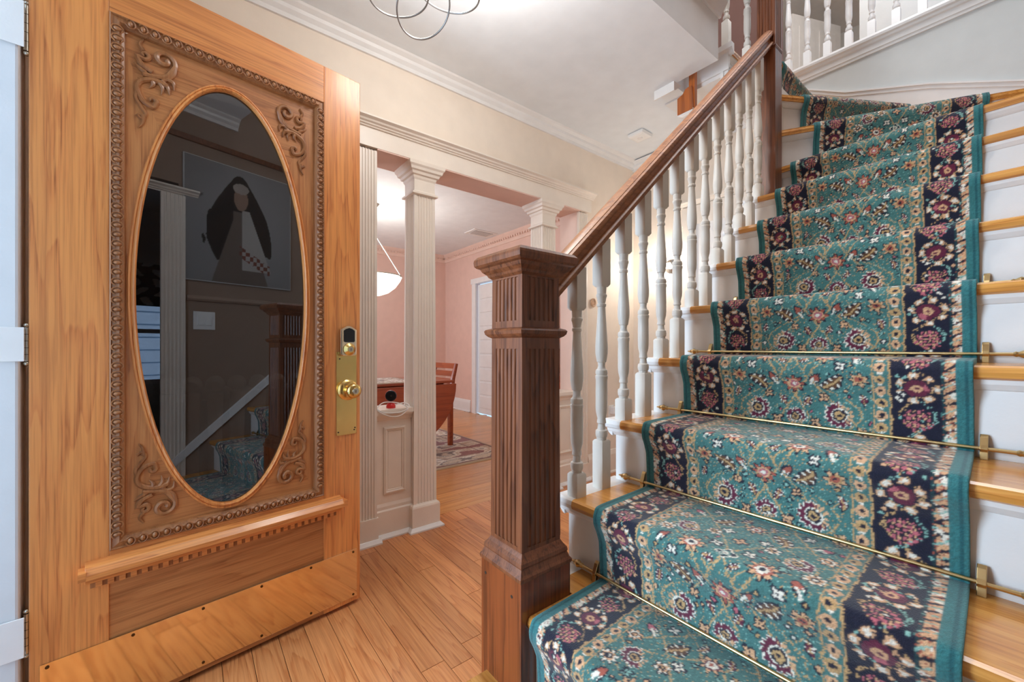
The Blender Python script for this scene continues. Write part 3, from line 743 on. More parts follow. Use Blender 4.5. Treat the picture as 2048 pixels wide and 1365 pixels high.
# ------------------------------------------------------------------ stair runner
CT = 0.012
PAL = {i: np.array(lin(c)) for i, c in enumerate([
    (68, 114, 110),   # 0 field green
    (22, 24, 44),     # 1 navy
    (98, 30, 56),     # 2 maroon
    (166, 84, 66),    # 3 rust
    (212, 164, 124),  # 4 peach
    (228, 220, 204),  # 5 cream
    (52, 114, 116),   # 6 binding teal
    (190, 152, 104),  # 7 tan
    (132, 176, 164),  # 8 pale teal
    (24, 56, 62),     # 9 dark teal
    (184, 98, 108),   # 10 rose
    (32, 88, 94),     # 11 deep teal
    (92, 58, 36)])}   # 12 brown
RES = 0.0027
RW = 0.665
def draw_runner(length):
    nu, nv = int(round(RW / RES)) + 1, int(length / RES) + 1
    U0 = np.linspace(0, RW, nu)[None, :].repeat(nv, 0); V0 = (np.arange(nv) * RES)[:, None].repeat(nu, 1)
    I = np.zeros((nv, nu), int)
    rng = np.random.RandomState(3)
    def smooth(n_):                       # band-limited wobble so that no motif is drawn with a compass
        c = rng.randn(nv // n_ + 3, nu // n_ + 3); y = np.arange(nv) / n_; x = np.arange(nu) / n_
        i, j = y.astype(int), x.astype(int); fy, fx = (y - i)[:, None], (x - j)[None, :]
        g = lambda di, dj: c[np.ix_(i + di, j + dj)]
        return g(0, 0) * (1 - fy) * (1 - fx) + g(1, 0) * fy * (1 - fx) + g(0, 1) * (1 - fy) * fx + g(1, 1) * fy * fx
    U = U0 + 0.0016 * smooth(4) + 0.0008 * rng.randn(nv, nu); V = V0 + 0.0016 * smooth(4) + 0.0008 * rng.randn(nv, nu)
    E = np.minimum(U, RW - U); E0 = np.minimum(U0, RW - U0)
    C = RW / 2
    def stamp(cu, cv, R, fn):
        R2 = R + 0.004
        i0, i1 = max(0, int((cv - R2) / RES)), min(nv, int((cv + R2) / RES) + 2); j0, j1 = max(0, int((cu - R2) / RES)), min(nu, int((cu + R2) / RES) + 2)
        if i1 <= i0 or j1 <= j0: return
        du = U[i0:i1, j0:j1] - cu; dv = V[i0:i1, j0:j1] - cv
        fn(I[i0:i1, j0:j1], np.hypot(du, dv) / R, np.arctan2(dv, du), du / R, dv / R)
    def flower(cu, cv, R, k, cols, ph=0.0):
        def fn(T, r, a, x, y):
            w = np.cos(k * (a + ph)); lobe = 0.80 + 0.20 * w
            T[r < lobe] = cols[0]; T[r < lobe * 0.84] = cols[1]
            T[(r < lobe * 0.84) & (r > 0.42) & (w < -0.35)] = cols[0]
            T[r < 0.50] = cols[2]; T[r < 0.36] = cols[3]; T[r < 0.17] = cols[4]
        stamp(cu, cv, R, fn)
    def palmette(cu, cv, R, ang):
        def fn(T, r, a, x, y):
            d = np.angle(np.exp(1j * (a - ang))); w = np.cos(15 * a); back = np.abs(d) < 2.15
            T[(r < 0.92 + 0.08 * w) & back] = 5; T[(r < 0.84 + 0.10 * w) & back] = 2
            T[(r < 0.84) & (np.abs(d) > 1.9) & (w > -0.2)] = 4
            T[(r < 0.52)] = 5; T[r < 0.44] = 1; T[r < 0.30] = 7; T[r < 0.14] = 1
        stamp(cu, cv, R, fn)
    def star(cu, cv, R, c, o=1, diag=False):
        def fn(T, r, a, x, y):
            if diag: x, y = (x + y) * 0.7071, (x - y) * 0.7071
            ax, ay = np.abs(x), np.abs(y); m_ = (np.minimum(ax, ay) < 0.40) & (np.maximum(ax, ay) < 0.98)
            T[m_] = o; T[(np.minimum(ax, ay) < 0.19) & (np.maximum(ax, ay) < 0.74)] = c; T[r < 0.34] = c; T[r < 0.17] = o
        stamp(cu, cv, R, fn)
    def bit(cu, cv, R, c, o=1):
        def fn(T, r, a, x, y):
            T[np.abs(x) + np.abs(y) < 0.98] = o; T[np.abs(x) + np.abs(y) < 0.5] = c
        stamp(cu, cv, R, fn)
    def leaf(cu, cv, R, ang, c, o=1, fat=0.5):
        def fn(T, r, a, x, y):
            X = x * math.cos(ang) + y * math.sin(ang); Y = -x * math.sin(ang) + y * math.cos(ang) - 0.25 * X * X
            w = fat * (1 - X * X); T[np.abs(Y) < w] = o; T[np.abs(Y) < w - 0.17] = c
            T[(np.abs(Y) < w - 0.05) & (np.sin(X * 14) > 0.55) & (np.abs(Y) > w * 0.35)] = 5 if c != 5 else 3
            T[(np.abs(Y) < 0.07) & (w > 0.2)] = 7
        stamp(cu, cv, R, fn)
    def bud(cu, cv, R, ang, c):
        def fn(T, r, a, x, y):
            X = x * math.cos(ang) + y * math.sin(ang); Y = -x * math.sin(ang) + y * math.cos(ang)
            T[(np.abs(Y) < 0.42 * (1 - X * X)) & (X > -0.1)] = c; T[(np.abs(Y) < 0.45) & (X < 0.1) & (X > -0.9) & (np.sin(Y * 13) > -0.2) & (np.abs(Y) < 0.5 + 0.3 * X)] = 5
            T[(np.abs(np.abs(Y) - 0.44 * (1 - X * X)) < 0.09) & (X > -0.6)] = 1
        stamp(cu, cv, R, fn)
    def vine(f, w=0.0026, c=7):
        for s_ in (-1, 1):
            I[np.abs(U - (C + s_ * f(V))) < w] = c
    per = 0.46
    hsh = rng.rand(nv, nu)
    tri = lambda v, p0, q: np.abs(((v - p0) / q) % 1.0 - 0.5) * 2
    vine(lambda v: 0.165 * tri(v, 0.0, per) ** 1.4); vine(lambda v: 0.165 * (1 - tri(v, 0.10, per) ** 0.8))
    vine(lambda v: 0.085 + 0.06 * np.sin(2 * PI * v / (per / 2)), 0.0022)
    I[(I == 7) & (hsh < 0.22)] = 0
    def sym(fn, u, v, *a):
        for s_ in (-1, 1): fn(C + s_ * u, v, *a)
    for q in range(-1, int(length / per) + 2):
        v0 = q * per
        for s_ in (-1, 1):
            an = 0.0 if s_ > 0 else PI
            palmette(C + s_ * 0.098, v0 + 0.055, 0.035, PI - an + 0.4 * s_); palmette(C + s_ * 0.112, v0 + 0.30, 0.030, an - 0.5 * s_)
            leaf(C + s_ * 0.088, v0 + 0.142, 0.034, 0.7 if s_ > 0 else PI - 0.7, 12, 1, 0.55); leaf(C + s_ * 0.062, v0 + 0.385, 0.032, 2.2 if s_ > 0 else PI - 2.2, 12, 1, 0.55)
            bud(C + s_ * 0.048, v0 + 0.150, 0.022, 1.0 if s_ > 0 else PI - 1.0, 3); bud(C + s_ * 0.135, v0 + 0.215, 0.022, 2.0 if s_ > 0 else PI - 2.0, 3); bud(C + s_ * 0.130, v0 + 0.40, 0.022, 0.6 if s_ > 0 else PI - 0.6, 10)
            flower(C + s_ * 0.142, v0 + 0.155, 0.024, 7, (1, 4, 7, 3, 1), 0.4); flower(C + s_ * 0.072, v0 + 0.228, 0.033, 9, (1, 4, 3, 5, 1), 0.2); flower(C + s_ * 0.148, v0 + 0.262, 0.024, 8, (1, 5, 4, 1, 5), 0.1)
            flower(C + s_ * 0.060, v0 + 0.318, 0.020, 6, (1, 5, 4, 1, 7), 0.5); flower(C + s_ * 0.148, v0 + 0.355, 0.022, 7, (1, 4, 5, 12, 4), 0.1); flower(C + s_ * 0.150, v0 + 0.01, 0.022, 8, (1, 4, 7, 1, 4), 0.1)
            leaf(C + s_ * 0.028, v0 + 0.085, 0.018, 1.1 if s_ > 0 else PI - 1.1, 2); leaf(C + s_ * 0.026, v0 + 0.205, 0.016, 0.5 if s_ > 0 else PI - 0.5, 2); leaf(C + s_ * 0.028, v0 + 0.43, 0.020, 1.9 if s_ > 0 else PI - 1.9, 2); leaf(C + s_ * 0.150, v0 + 0.100, 0.018, 1.8 if s_ > 0 else PI - 1.8, 2)
            star(C + s_ * 0.035, v0 + 0.265, 0.017, 5, 1, True); star(C + s_ * 0.105, v0 + 0.19, 0.015, 5, 1, True); star(C + s_ * 0.040, v0 + 0.345, 0.016, 5, 1, False); star(C + s_ * 0.100, v0 + 0.255, 0.014, 8, 1, True); star(C + s_ * 0.045, v0 + 0.030, 0.015, 4, 1, True); star(C + s_ * 0.098, v0 + 0.435, 0.016, 5, 1, True); star(C + s_ * 0.065, v0 + 0.100, 0.013, 4, 1, True)
        flower(C, v0 + 0.135, 0.030, 8, (1, 3, 4, 10, 5)); flower(C, v0 + 0.235, 0.022, 4, (5, 1, 0, 5, 1)); palmette(C, v0 + 0.04, 0.026, PI / 2); flower(C, v0 + 0.40, 0.028, 8, (1, 4, 2, 5, 3)); star(C, v0 + 0.31, 0.018, 4)
        for _ in range(130):
            u, v = 0.008 + rng.rand() * 0.155, v0 + rng.rand() * per; R = 0.0065 + rng.rand() * 0.004; c = [5, 8, 4, 8, 4, 7, 10][rng.randint(7)]
            k = 3; iv, iu = int(v / RES), int((C + u) / RES)
            if iv - k < 0 or iv + k >= nv: continue
            if (I[iv - k:iv + k + 1, iu - k:iu + k + 1] == 0).mean() > 0.9:
                for s_ in (-1, 1): bit(C + s_ * u, v, R, c, 1 if rng.rand() < 0.8 else 9)
    # flecks of tan along the motifs
    I[(I == 0) & (hsh > 0.955)] = 7
    I[(I == 0) & (hsh < 0.035)] = 8
    # inner stripe: small blossoms on green between fine tan lines
    I[E < 0.166] = 0
    fr = (V / 0.031) % 1.0; fe = (E - 0.139) / 0.024; bb = (E > 0.138) & (E < 0.164); dd = np.hypot(fr - 0.5, (fe - 0.5) * 0.8)
    I[bb & (dd < 0.38)] = 4; I[bb & (dd < 0.36) & (np.floor(V / 0.031).astype(int) % 2 == 0)] = 7; I[bb & (dd < 0.15)] = 1
    I[bb & (np.abs(fr - 0.02) < 0.10) & (np.abs(fe - 0.5) < 0.22)] = 5
    I[(E > 0.132) & (E < 0.136)] = 7; I[(E > 0.128) & (E < 0.132)] = 1; I[(E > 0.1635) & (E < 0.1662)] = 7
    # navy band
    nb = (E > 0.046) & (E < 0.128); I[nb] = 1
    wv = 0.087 + 0.031 * np.sin(2 * PI * V / 0.15); I[(np.abs(E - wv) < 0.004) & (E > 0.05) & (E < 0.124) & (hsh < 0.55)] = 8
    wv = 0.087 - 0.031 * np.sin(2 * PI * V / 0.15); I[(np.abs(E - wv) < 0.0035) & (E > 0.05) & (E < 0.124) & (hsh < 0.50)] = 7
    for q in range(-1, int(length / 0.15) + 2):
        for cu in (0.087, RW - 0.087):
            v = q * 0.15 + 0.03
            def rose(T, r, a, x, y, ph=rng.rand() * 6):
                w = np.cos(7 * a + ph); T[(r < 0.98 + 0.02 * w) & (r > 0.55) & (w > -0.25)] = 4; T[(r < 0.95) & (r > 0.72) & (w > 0.55)] = 5
                T[r < 0.62 + 0.05 * w] = 1; T[r < 0.56] = 2; T[(r < 0.26)] = 4; T[r < 0.10] = 2
                T[(r < 0.54) & (r > 0.3) & (np.abs(np.angle(np.exp(1j * (a - ph)))) < 0.5)] = 10
            stamp(cu, v, 0.039, rose)
            def berries(T, r, a, x, y):
                g = np.sin(x * 11 + 1) * np.sin(y * 11 + 0.5); T[(g > 0.2) & (r < 0.9)] = 10; T[(g < -0.5) & (r < 0.75)] = 4
            stamp(cu, v + 0.073, 0.029, berries)
            for _ in range(5): bit(cu + (rng.rand() - 0.5) * 0.075, q * 0.15 + rng.rand() * 0.15, 0.009, [8, 5, 4][rng.randint(3)], 1)
    # light guard band and plain binding
    g = (E0 > 0.026) & (E0 <= 0.046); ph = ((V + 0.6 * (E0 - 0.03)) / 0.030) % 1.0
    SN = smooth(5); I[g] = 4; I[g & (SN > 0.35)] = 5; I[g & (ph > 0.80) & (SN < 0.9)] = 1; I[g & (SN < -1.1)] = 1; I[g & (E > 0.0425)] = 9; I[g & (hsh < 0.10)] = 3; I[g & (ph > 0.40) & (ph < 0.5)] = 8
    I[E0 <= 0.027] = 6; I[(E0 > 0.008) & (E0 < 0.0112)] = 11
    lut = np.array([PAL[i] for i in range(len(PAL))])
    col = lut[I]
    col = 0.82 * col + 0.18 * (np.roll(col, 1, 0) + np.roll(col, -1, 0) + np.roll(col, 1, 1) + np.roll(col, -1, 1)) / 4
    col *= (0.80 + 0.40 * rng.rand(nv, nu))[:, :, None]                       # uneven knots
    return np.clip(col, 0, 1), nu, nv

def CL(k): return 0.722 + 0.0083 * (k - 3)
def CR(k): return CL(k) - 0.662
def step_sections(k):
    """(left point, right point) pairs up the riser, over the nosing and back along the tread"""
    out = []
    if k <= 10:
        x, z = NX(k), ZT(k); yl, yr = CL(k), CR(k); z0 = ZT(k - 1) if k > 1 else 0.0
        if k <= 9: xe, yl2, yr2 = NX(k + 1) + 0.028 - CT, CL(k + 1), CR(k + 1)
        prof = [(x + 0.028 - CT, z0 + (CT if k > 1 else 0)), (x + 0.022 - CT, z - 0.085), (x + 0.012 - CT, z - 0.058), (x - CT, z - 0.034), (x - CT - 0.002, z - 0.012), (x - 0.004, z + CT * 0.8), (x + 0.014, z + CT)]
        for a, b in prof: out.append(((a, yl, b), (a, yr, b)))
        if k <= 9: out.append(((xe, yl2, z + CT), (xe, yr2, z + CT)))
        else:
            L, R = WIN[11]; out.append(((L[0] - 0.02, L[1] - 0.0, z + CT), (R[0] - 0.02, R[1], z + CT)))
    else:
        L, R = [np.array(p) for p in WIN[k]]; z, z0 = ZT(k), ZT(k - 1); d = (R - L) / np.linalg.norm(R - L); nrm = np.array([d[1], -d[0]])
        for o, h in ((-0.028 + CT, z0 + CT), (-0.020 + CT, z - 0.085), (-0.01 + CT, z - 0.055), (CT, z - 0.034), (CT + 0.002, z - 0.012), (0.004, z + CT * 0.8), (-0.014, z + CT)):
            a, b = L + nrm * o, R + nrm * o; out.append(((a[0], a[1], h), (b[0], b[1], h)))
        if k < 13: L2, R2 = [np.array(p) for p in WIN[k + 1]]
        else: L2, R2 = L + np.array([0, 0.235]), R + np.array([0, 0.235])
        out.append(((L2[0], L2[1] - 0.0, z + CT), (R2[0], R2[1], z + CT)))
    return out
def unit(a): return np.array(dirv(a))
WIN = {11: ((2.552, 0.700), tuple(np.array((2.552, 0.700)) + 0.662 * unit(29.2))), 12: ((2.612, 0.762), tuple(np.array((2.612, 0.762)) + 0.662 * unit(59.4))), 13: ((2.555, 0.845), (3.217, 0.845))}
secs = []
for k in range(1, 14):
    s_ = step_sections(k)
    secs.append(s_)
# dense sampling
rows = []
vlen = 0.0
brk = []
for s_ in secs:
    # smooth the path a little, then sample evenly by the longer edge
    Lp = np.array([p[0] for p in s_]); Rp = np.array([p[1] for p in s_])
    seg = np.maximum(np.linalg.norm(np.diff(Lp, axis=0), axis=1), np.linalg.norm(np.diff(Rp, axis=0), axis=1)); cum = np.concatenate([[0], np.cumsum(seg)])
    n_ = int(cum[-1] / RES) + 1; t = np.linspace(0, cum[-1], n_)
    A = np.stack([np.interp(t, cum, Lp[:, i]) for i in range(3)], 1); B = np.stack([np.interp(t, cum, Rp[:, i]) for i in range(3)], 1)
    ker = np.array([1, 2, 3, 2, 1]) / 9.0
    for Q in (A, B):
        for _ in range(2):
            for i in range(3):
                Q[2:-2, i] = np.convolve(Q[:, i], ker, 'valid')
    rows.append((A, B))
total = sum(len(a) for a, b in rows)
col, nu, nv = draw_runner(total * RES + 0.01)
uu = np.linspace(0, 1, nu)
A = np.concatenate([a for a, b in rows]); B = np.concatenate([b for a, b in rows])
P = A[:, None, :] * (1 - uu)[None, :, None] + B[:, None, :] * uu[None, :, None]
Vv = P.reshape(-1, 3)
idx = np.arange(total * nu).reshape(total, nu)
keep = []; r0 = 0
for a, b in rows:
    i = np.arange(r0, r0 + len(a) - 1); keep.append(i); r0 += len(a)
keep = np.concatenate(keep)
Q = np.stack([idx[keep][:, :-1], idx[keep][:, 1:], idx[keep + 1][:, 1:], idx[keep + 1][:, :-1]], -1).reshape(-1, 4)
# turned-down bound edges
eL = idx[:, 0]; eR = idx[:, -1]; nV = len(Vv)
def lower(pts, A, B):
    d = B - A; d /= np.linalg.norm(d, axis=1)[:, None]
    tg = np.gradient(A, axis=0); nn = np.cross(tg, d); nn /= np.maximum(1e-9, np.linalg.norm(nn, axis=1))[:, None]
    return nn, d
nn, dd = lower(None, A, B)
sgn = np.sign(nn[5] @ np.array([-1, 0, 0.0])) or 1.0
nn = nn * sgn
EL = A - nn * CT; ER = B - nn * CT
Vv = np.concatenate([Vv, EL, ER])
iL = nV + np.arange(total); iR = nV + total + np.arange(total)
Q2 = np.stack([eL[keep], eL[keep + 1], iL[keep + 1], iL[keep]], -1); Q3 = np.stack([eR[keep], iR[keep], iR[keep + 1], eR[keep + 1]], -1)
Q = np.concatenate([Q, Q2, Q3])
Cc = np.concatenate([col[:total].reshape(-1, 3), np.tile(PAL[6], (2 * total, 1))])
def np_mesh(name, V, Q, C, mat):
    me = bpy.data.meshes.new(name)
    me.vertices.add(len(V)); me.vertices.foreach_set('co', V.astype(np.float32).ravel())
    me.loops.add(Q.size); me.loops.foreach_set('vertex_index', Q.astype(np.int32).ravel())
    me.polygons.add(len(Q)); me.polygons.foreach_set('loop_start', (np.arange(len(Q)) * 4).astype(np.int32))
    me.polygons.foreach_set('loop_total', np.full(len(Q), 4, np.int32))
    me.update(calc_edges=True)
    me.polygons.foreach_set('use_smooth', np.ones(len(Q), bool))
    at = me.color_attributes.new('pattern', 'FLOAT_COLOR', 'POINT')
    at.data.foreach_set('color', np.concatenate([C, np.ones((len(C), 1))], 1).astype(np.float32).ravel())
    me.materials.append(mat)
    o = bpy.data.objects.new(name, me); COL.objects.link(o); return o
runner = tag(np_mesh('stair_runner', Vv, Q, Cc, M['carpet']), 'teal and navy floral carpet runner climbing the stairs', 'carpet runner')

# brass rods that hold the runner
def stair_rod(k, label):
    x = NX(k) + 0.012; z = ZT(k - 1) + 0.022; yl, yr = CL(k), CR(k)
    t = tag(empty('stair_rod', (x, (yl + yr) / 2, z)), label, 'stair rod', 'brass rods across the stair runner')
    h = (yl - yr) / 2
    MB().cyl((0, -h - 0.06, 0), (0, h + 0.06, 0), 0.0042, n=10).build('rod', M['abrass'], t, True)
    for s in (-1, 1):
        y = s * (h + 0.014)
        b = MB().prism([(-0.008, -0.022), (-0.004, -0.006), (-0.008, 0.0), (-0.003, 0.008), (0.004, 0.024), (0.010, 0.030), (0.014, 0.026), (0.009, 0.018), (0.006, 0.004), (0.006, -0.006), (0.004, -0.016), (0.0, -0.022)], 'Y', y - 0.006, y + 0.006).build('bracket', M['abrass'], t, bevel=0.001)
        yy = s * (h + 0.058); pr = [(0.0, .0045), (.004, .007), (.008, .0055), (.012, .008), (.018, .011), (.024, .009), (.028, .0055), (.031, .007), (.034, .0045), (.044, .002)]
        MB().loft([[(r * math.cos(2 * PI * i / 12), yy + s * q, r * math.sin(2 * PI * i / 12)) for i in range(12)] for q, r in pr]).build('finial', M['abrass'], t, True)
ORD = {3: 'third', 4: 'fourth', 5: 'fifth', 6: 'sixth', 7: 'seventh'}
for k in ORD: stair_rod(k, 'brass stair rod at the foot of the %s riser from the floor' % ORD[k])

# ------------------------------------------------------------------ the oak front door
DA = math.radians(8.5); DWD = 0.874
HX, HY = -0.3234, 1.5638
door = tag(empty('oak_front_door', (HX, HY, 0), DA), 'open oak front door with a dark oval pane and carved corners', 'door')
def DP(m, name, mat, parent=None, bevel=0.0, smooth=False): return m.build(name, mat, parent or door, smooth, bevel)
FX0, FX1, FZ0, FZ1 = 0.145, 0.730, 0.471, 1.975      # frame of the carved panel
TH = 0.045
DP(MB().box(0.0, FX0, 0.0, TH, 0.015, 2.115), 'stile', M['oakz'], bevel=0.002)
DP(MB().box(FX1, DWD, 0.0, TH, 0.015, 2.115), 'stile', M['oakz'], bevel=0.002)
DP(MB().box(FX0, FX1, 0.0, TH, FZ1, 2.115), 'top_rail', M['oakx'], bevel=0.0015)
DP(MB().box(FX0, FX1, 0.0, TH, 0.395, FZ0), 'lock_rail', M['oakx'], bevel=0.0015)
DP(MB().box(FX0, FX1, 0.004, TH, 0.015, 0.40), 'bottom_panel', M['panel'])
# panel with the oval hole: four mitred boards
OCX, OCZ, ORX, ORZ = 0.4315, 1.203, 0.2315, 0.676
IX0, IX1, IZ0, IZ1 = 0.173, 0.703, 0.512, 1.935
def ell(a, d=0.0): return (OCX + (ORX + d) * math.cos(a), OCZ + (ORZ + d) * math.sin(a))
def tor(a):
    c_, s_ = (ORX + 0.01) * math.cos(a), (ORZ + 0.01) * math.sin(a); k = 1e9
    if c_ > 1e-9: k = min(k, (IX1 + 0.01 - OCX) / c_)
    if c_ < -1e-9: k = min(k, (IX0 - 0.01 - OCX) / c_)
    if s_ > 1e-9: k = min(k, (IZ1 + 0.01 - OCZ) / s_)
    if s_ < -1e-9: k = min(k, (IZ0 - 0.01 - OCZ) / s_)
    return (OCX + c_ * k, OCZ + s_ * k)
corner = math.atan2((IZ1 - OCZ) / (ORZ + 0.01), (IX1 - OCX) / (ORX + 0.01))
for a0, a1, mt in ((-corner, corner, 'panelz'), (corner, PI - corner, 'panel'), (PI - corner, PI + corner, 'panelz'), (PI + corner, 2 * PI - corner, 'panel')):
    A_ = [a0 + (a1 - a0) * i / 24 for i in range(25)]
    rings = []
    for a in A_:
        e0, r0 = ell(a, 0.004), tor(a)
        rings.append([(e0[0], 0.010, e0[1]), (r0[0], 0.012, r0[1]), (r0[0], 0.034, r0[1]), (e0[0], 0.034, e0[1])])
    DP(MB().loft(rings), 'panel_board', M[mt])
# rounded oval rim and the pane
NR = 96; rings = []
for d, y in ((-0.001, 0.020), (0.0, 0.004), (0.004, -0.001), (0.008, 0.001), (0.011, 0.0055), (0.013, 0.0035), (0.017, 0.004), (0.020, 0.011), (0.020, 0.03)):
    rings.append([(ell(2 * PI * i / NR, d)[0], y, ell(2 * PI * i / NR, d)[1]) for i in range(NR)])
DP(MB().loft(rings, cap=False), 'oval_rim', M['oakz'], smooth=True)
DP(MB().loft([[(ell(2 * PI * i / NR, 0.003)[0], y, ell(2 * PI * i / NR, 0.003)[1]) for i in range(NR)] for y in (0.016, 0.0165)]), 'pane', M['glass'])
# carved frame moulding
def rect(d): return (FX0 + d, FX1 - d, FZ0 + d, FZ1 - d)
rings = []
for d, y in ((-0.001, 0.004), (0.0, -0.003), (0.003, -0.005), (0.006, -0.001), (0.010, -0.002), (0.020, -0.006), (0.025, 0.0), (0.028, 0.002), (0.031, 0.004), (0.034, 0.012)):
    x0, x1, z0, z1 = rect(d); rings.append([(x0, y, z0), (x1, y, z0), (x1, y, z1), (x0, y, z1)])
fm = DP(MB().loft(rings, cap=False), 'frame_moulding', M['carve'])
m = MB()
def egg(px, pz, ax):
    # an egg and a dart, raised on the frame; ax = direction along the run, across = inwards
    al = Vector((1, 0, 0)) if ax == 'x' else Vector((0, 0, 1)); ac = Vector((0, 0, 1)) if ax == 'x' else Vector((1, 0, 0))
    c0 = Vector((px, -0.004, pz)); up_ = Vector((0, -1, 0))
    for sc_, hh in ((1.0, 0.0), (0.62, 0.0)):
        pass
    R = []
    for j in range(4):
        f = [1.0, 0.85, 0.5, 0.05][j]; h = [0.0, 0.004, 0.0065, 0.0075][j]
        R.append([tuple(c0 + al * (math.cos(2 * PI * i / 8) * 0.0065 * f) + ac * (math.sin(2 * PI * i / 8) * 0.010 * f) + up_ * h) for i in range(8)])
    m.loft(R)
    path = [c0 + al * (0.0125 * math.cos(t) * 0.85) + ac * (0.0125 * math.sin(t)) + up_ * 0.003 for t in np.linspace(-0.5 * PI - 1.2, 0.5 * PI + 0.9, 9)]
    m.tube([tuple(p) for p in path], 0.0018, 5)
pitch = 0.0262
nz_ = int((FZ1 - FZ0 - 0.05) / pitch); nx2 = int((FX1 - FX0 - 0.05) / pitch)
for i in range(nz_):
    z = FZ0 + 0.03 + (i + 0.5) * (FZ1 - FZ0 - 0.06) / nz_
    egg(FX0 + 0.016, z, 'z'); egg(FX1 - 0.016, z, 'z')
for i in range(nx2):
    x = FX0 + 0.03 + (i + 0.5) * (FX1 - FX0 - 0.06) / nx2
    egg(x, FZ0 + 0.016, 'x'); egg(x, FZ1 - 0.016, 'x')
tag(m.build('egg_and_dart_carving', M['carve'], fm, True), kind='stuff')
# scroll appliques in the corners
def scroll(cx, cz, w, h, sx, sz):
    m = MB()
    def T(p, y=-0.002): return (cx + sx * w * (p[0] - 0.5), y + 0.010, cz + sz * h * (p[1] - 0.5))
    def stroke(pts, r0, r1, k=7, mid=None):
        q = crom(pts, k); n_ = len(q); rr = []
        for i in range(n_):
            f = i / (n_ - 1); rr.append((r0 * (1 - f) + r1 * f) * (1.0 if mid is None else (0.55 + mid * math.sin(PI * f))))
        m.tube([T(p) for p in q], [1.5 * t for t in rr], 7)
    def volute(c0, r, a0, turns, k=22, s=1):
        return [(c0[0] + r * (1 - 0.80 * i / k) * math.cos(a0 + s * turns * 2 * PI * i / k), c0[1] + (w / h) * r * (1 - 0.80 * i / k) * math.sin(a0 + s * turns * 2 * PI * i / k)) for i in range(k + 1)]
    big = volute((0.66, 0.84), 0.27, -0.9, 1.25)
    stroke([(0.20, 0.60), (0.45, 0.62), (0.70, 0.66)] + big[1:], 0.0045, 0.0052, 3)
    stroke([(0.42, 0.55), (0.62, 0.60), (0.85, 0.70), (0.90, 0.80)], 0.0025, 0.0045, 6)
    sm = volute((0.24, 0.82), 0.13, -2.4, 1.1, 16, 1)
    stroke([(0.40, 0.66), (0.20, 0.70), (0.10, 0.78)] + sm[2:], 0.0045, 0.0030, 3)
    stroke([(0.22, 0.86), (0.14, 0.92), (0.22, 0.99)], 0.0040, 0.0016, 6)
    lo = volute((0.38, 0.36), 0.14, 2.0, 1.05, 16, -1)
    stroke([(0.74, 0.56), (0.45, 0.58), (0.16, 0.52), (0.08, 0.42), (0.20, 0.31), (0.42, 0.27)] + volute((0.40, 0.345), 0.11, -1.2, 0.8, 10, 1)[1:], 0.0050, 0.0028, 5)
    stroke([(0.10, 0.40), (0.06, 0.32), (0.16, 0.24), (0.26, 0.17), (0.18, 0.11), (0.08, 0.14)], 0.0040, 0.0028, 6)
    stroke([(0.22, 0.15), (0.20, 0.06), (0.12, 0.0)], 0.0040, 0.0012, 6)
    for a_, b_, c_ in (((0.50, 0.60), (0.62, 0.52), (0.60, 0.44)), ((0.60, 0.61), (0.74, 0.54), (0.78, 0.47)), ((0.40, 0.58), (0.42, 0.52), (0.34, 0.47)), ((0.30, 0.62), (0.14, 0.66), (0.02, 0.70)), ((0.70, 0.64), (0.86, 0.62), (0.88, 0.54)), ((0.30, 0.66), (0.12, 0.72), (0.04, 0.80))):
        stroke([a_, b_, c_], 0.0055, 0.0014, 6, 0.5)
    return DP(m, 'carved_scroll', M['carve'], smooth=True)
scroll(0.246, 1.810, 0.105, 0.265, 1, 1); scroll(0.618, 1.800, 0.105, 0.245, -1, 1)
scroll(0.246, 0.640, 0.105, 0.235, 1, -1); scroll(0.618, 0.652, 0.105, 0.230, -1, -1)
# ledge, dentils, kick plate
led = DP(MB().prism([(0.0, 0.398), (-0.012, 0.400), (-0.020, 0.412), (-0.028, 0.418), (-0.046, 0.422), (-0.046, 0.436), (-0.030, 0.450), (0.0, 0.458)], 'X', 0.098, 0.790), 'ledge', M['oakx'], bevel=0.001)
DP(MB().box(0.085, 0.10, -0.046, 0, 0.422, 0.445).box(0.788, 0.803, -0.046, 0, 0.422, 0.445), 'ledge_end', M['oakx'])
dm = None
for i in range(28):
    x = 0.118 + i * 0.0234
    if dm is None: dm = DP(MB().box(0, 0.013, -0.010, 0.003, 0.384, 0.399), 'dentil', M['oakx']); dm.location = (x, 0, 0)
    else: share(dm, 'dentil', door, (x, 0, 0))
DP(MB().box(0.108, 0.775, -0.0045, 0.003, 0.3835, 0.3995), 'dentil_backing', M['carve'])
kp = DP(MB().box(0.018, 0.860, -0.0022, 0.0, 0.032, 0.224), 'kick_plate', M['kick'], bevel=0.0006)
for i in range(6):
    for z in (0.0435, 0.2135):
        MB().cyl((0.031 + i * 0.1627, -0.0036, z), (0.031 + i * 0.1627, -0.002, z), 0.0042, n=10).build('screw', M['screw'], kp)
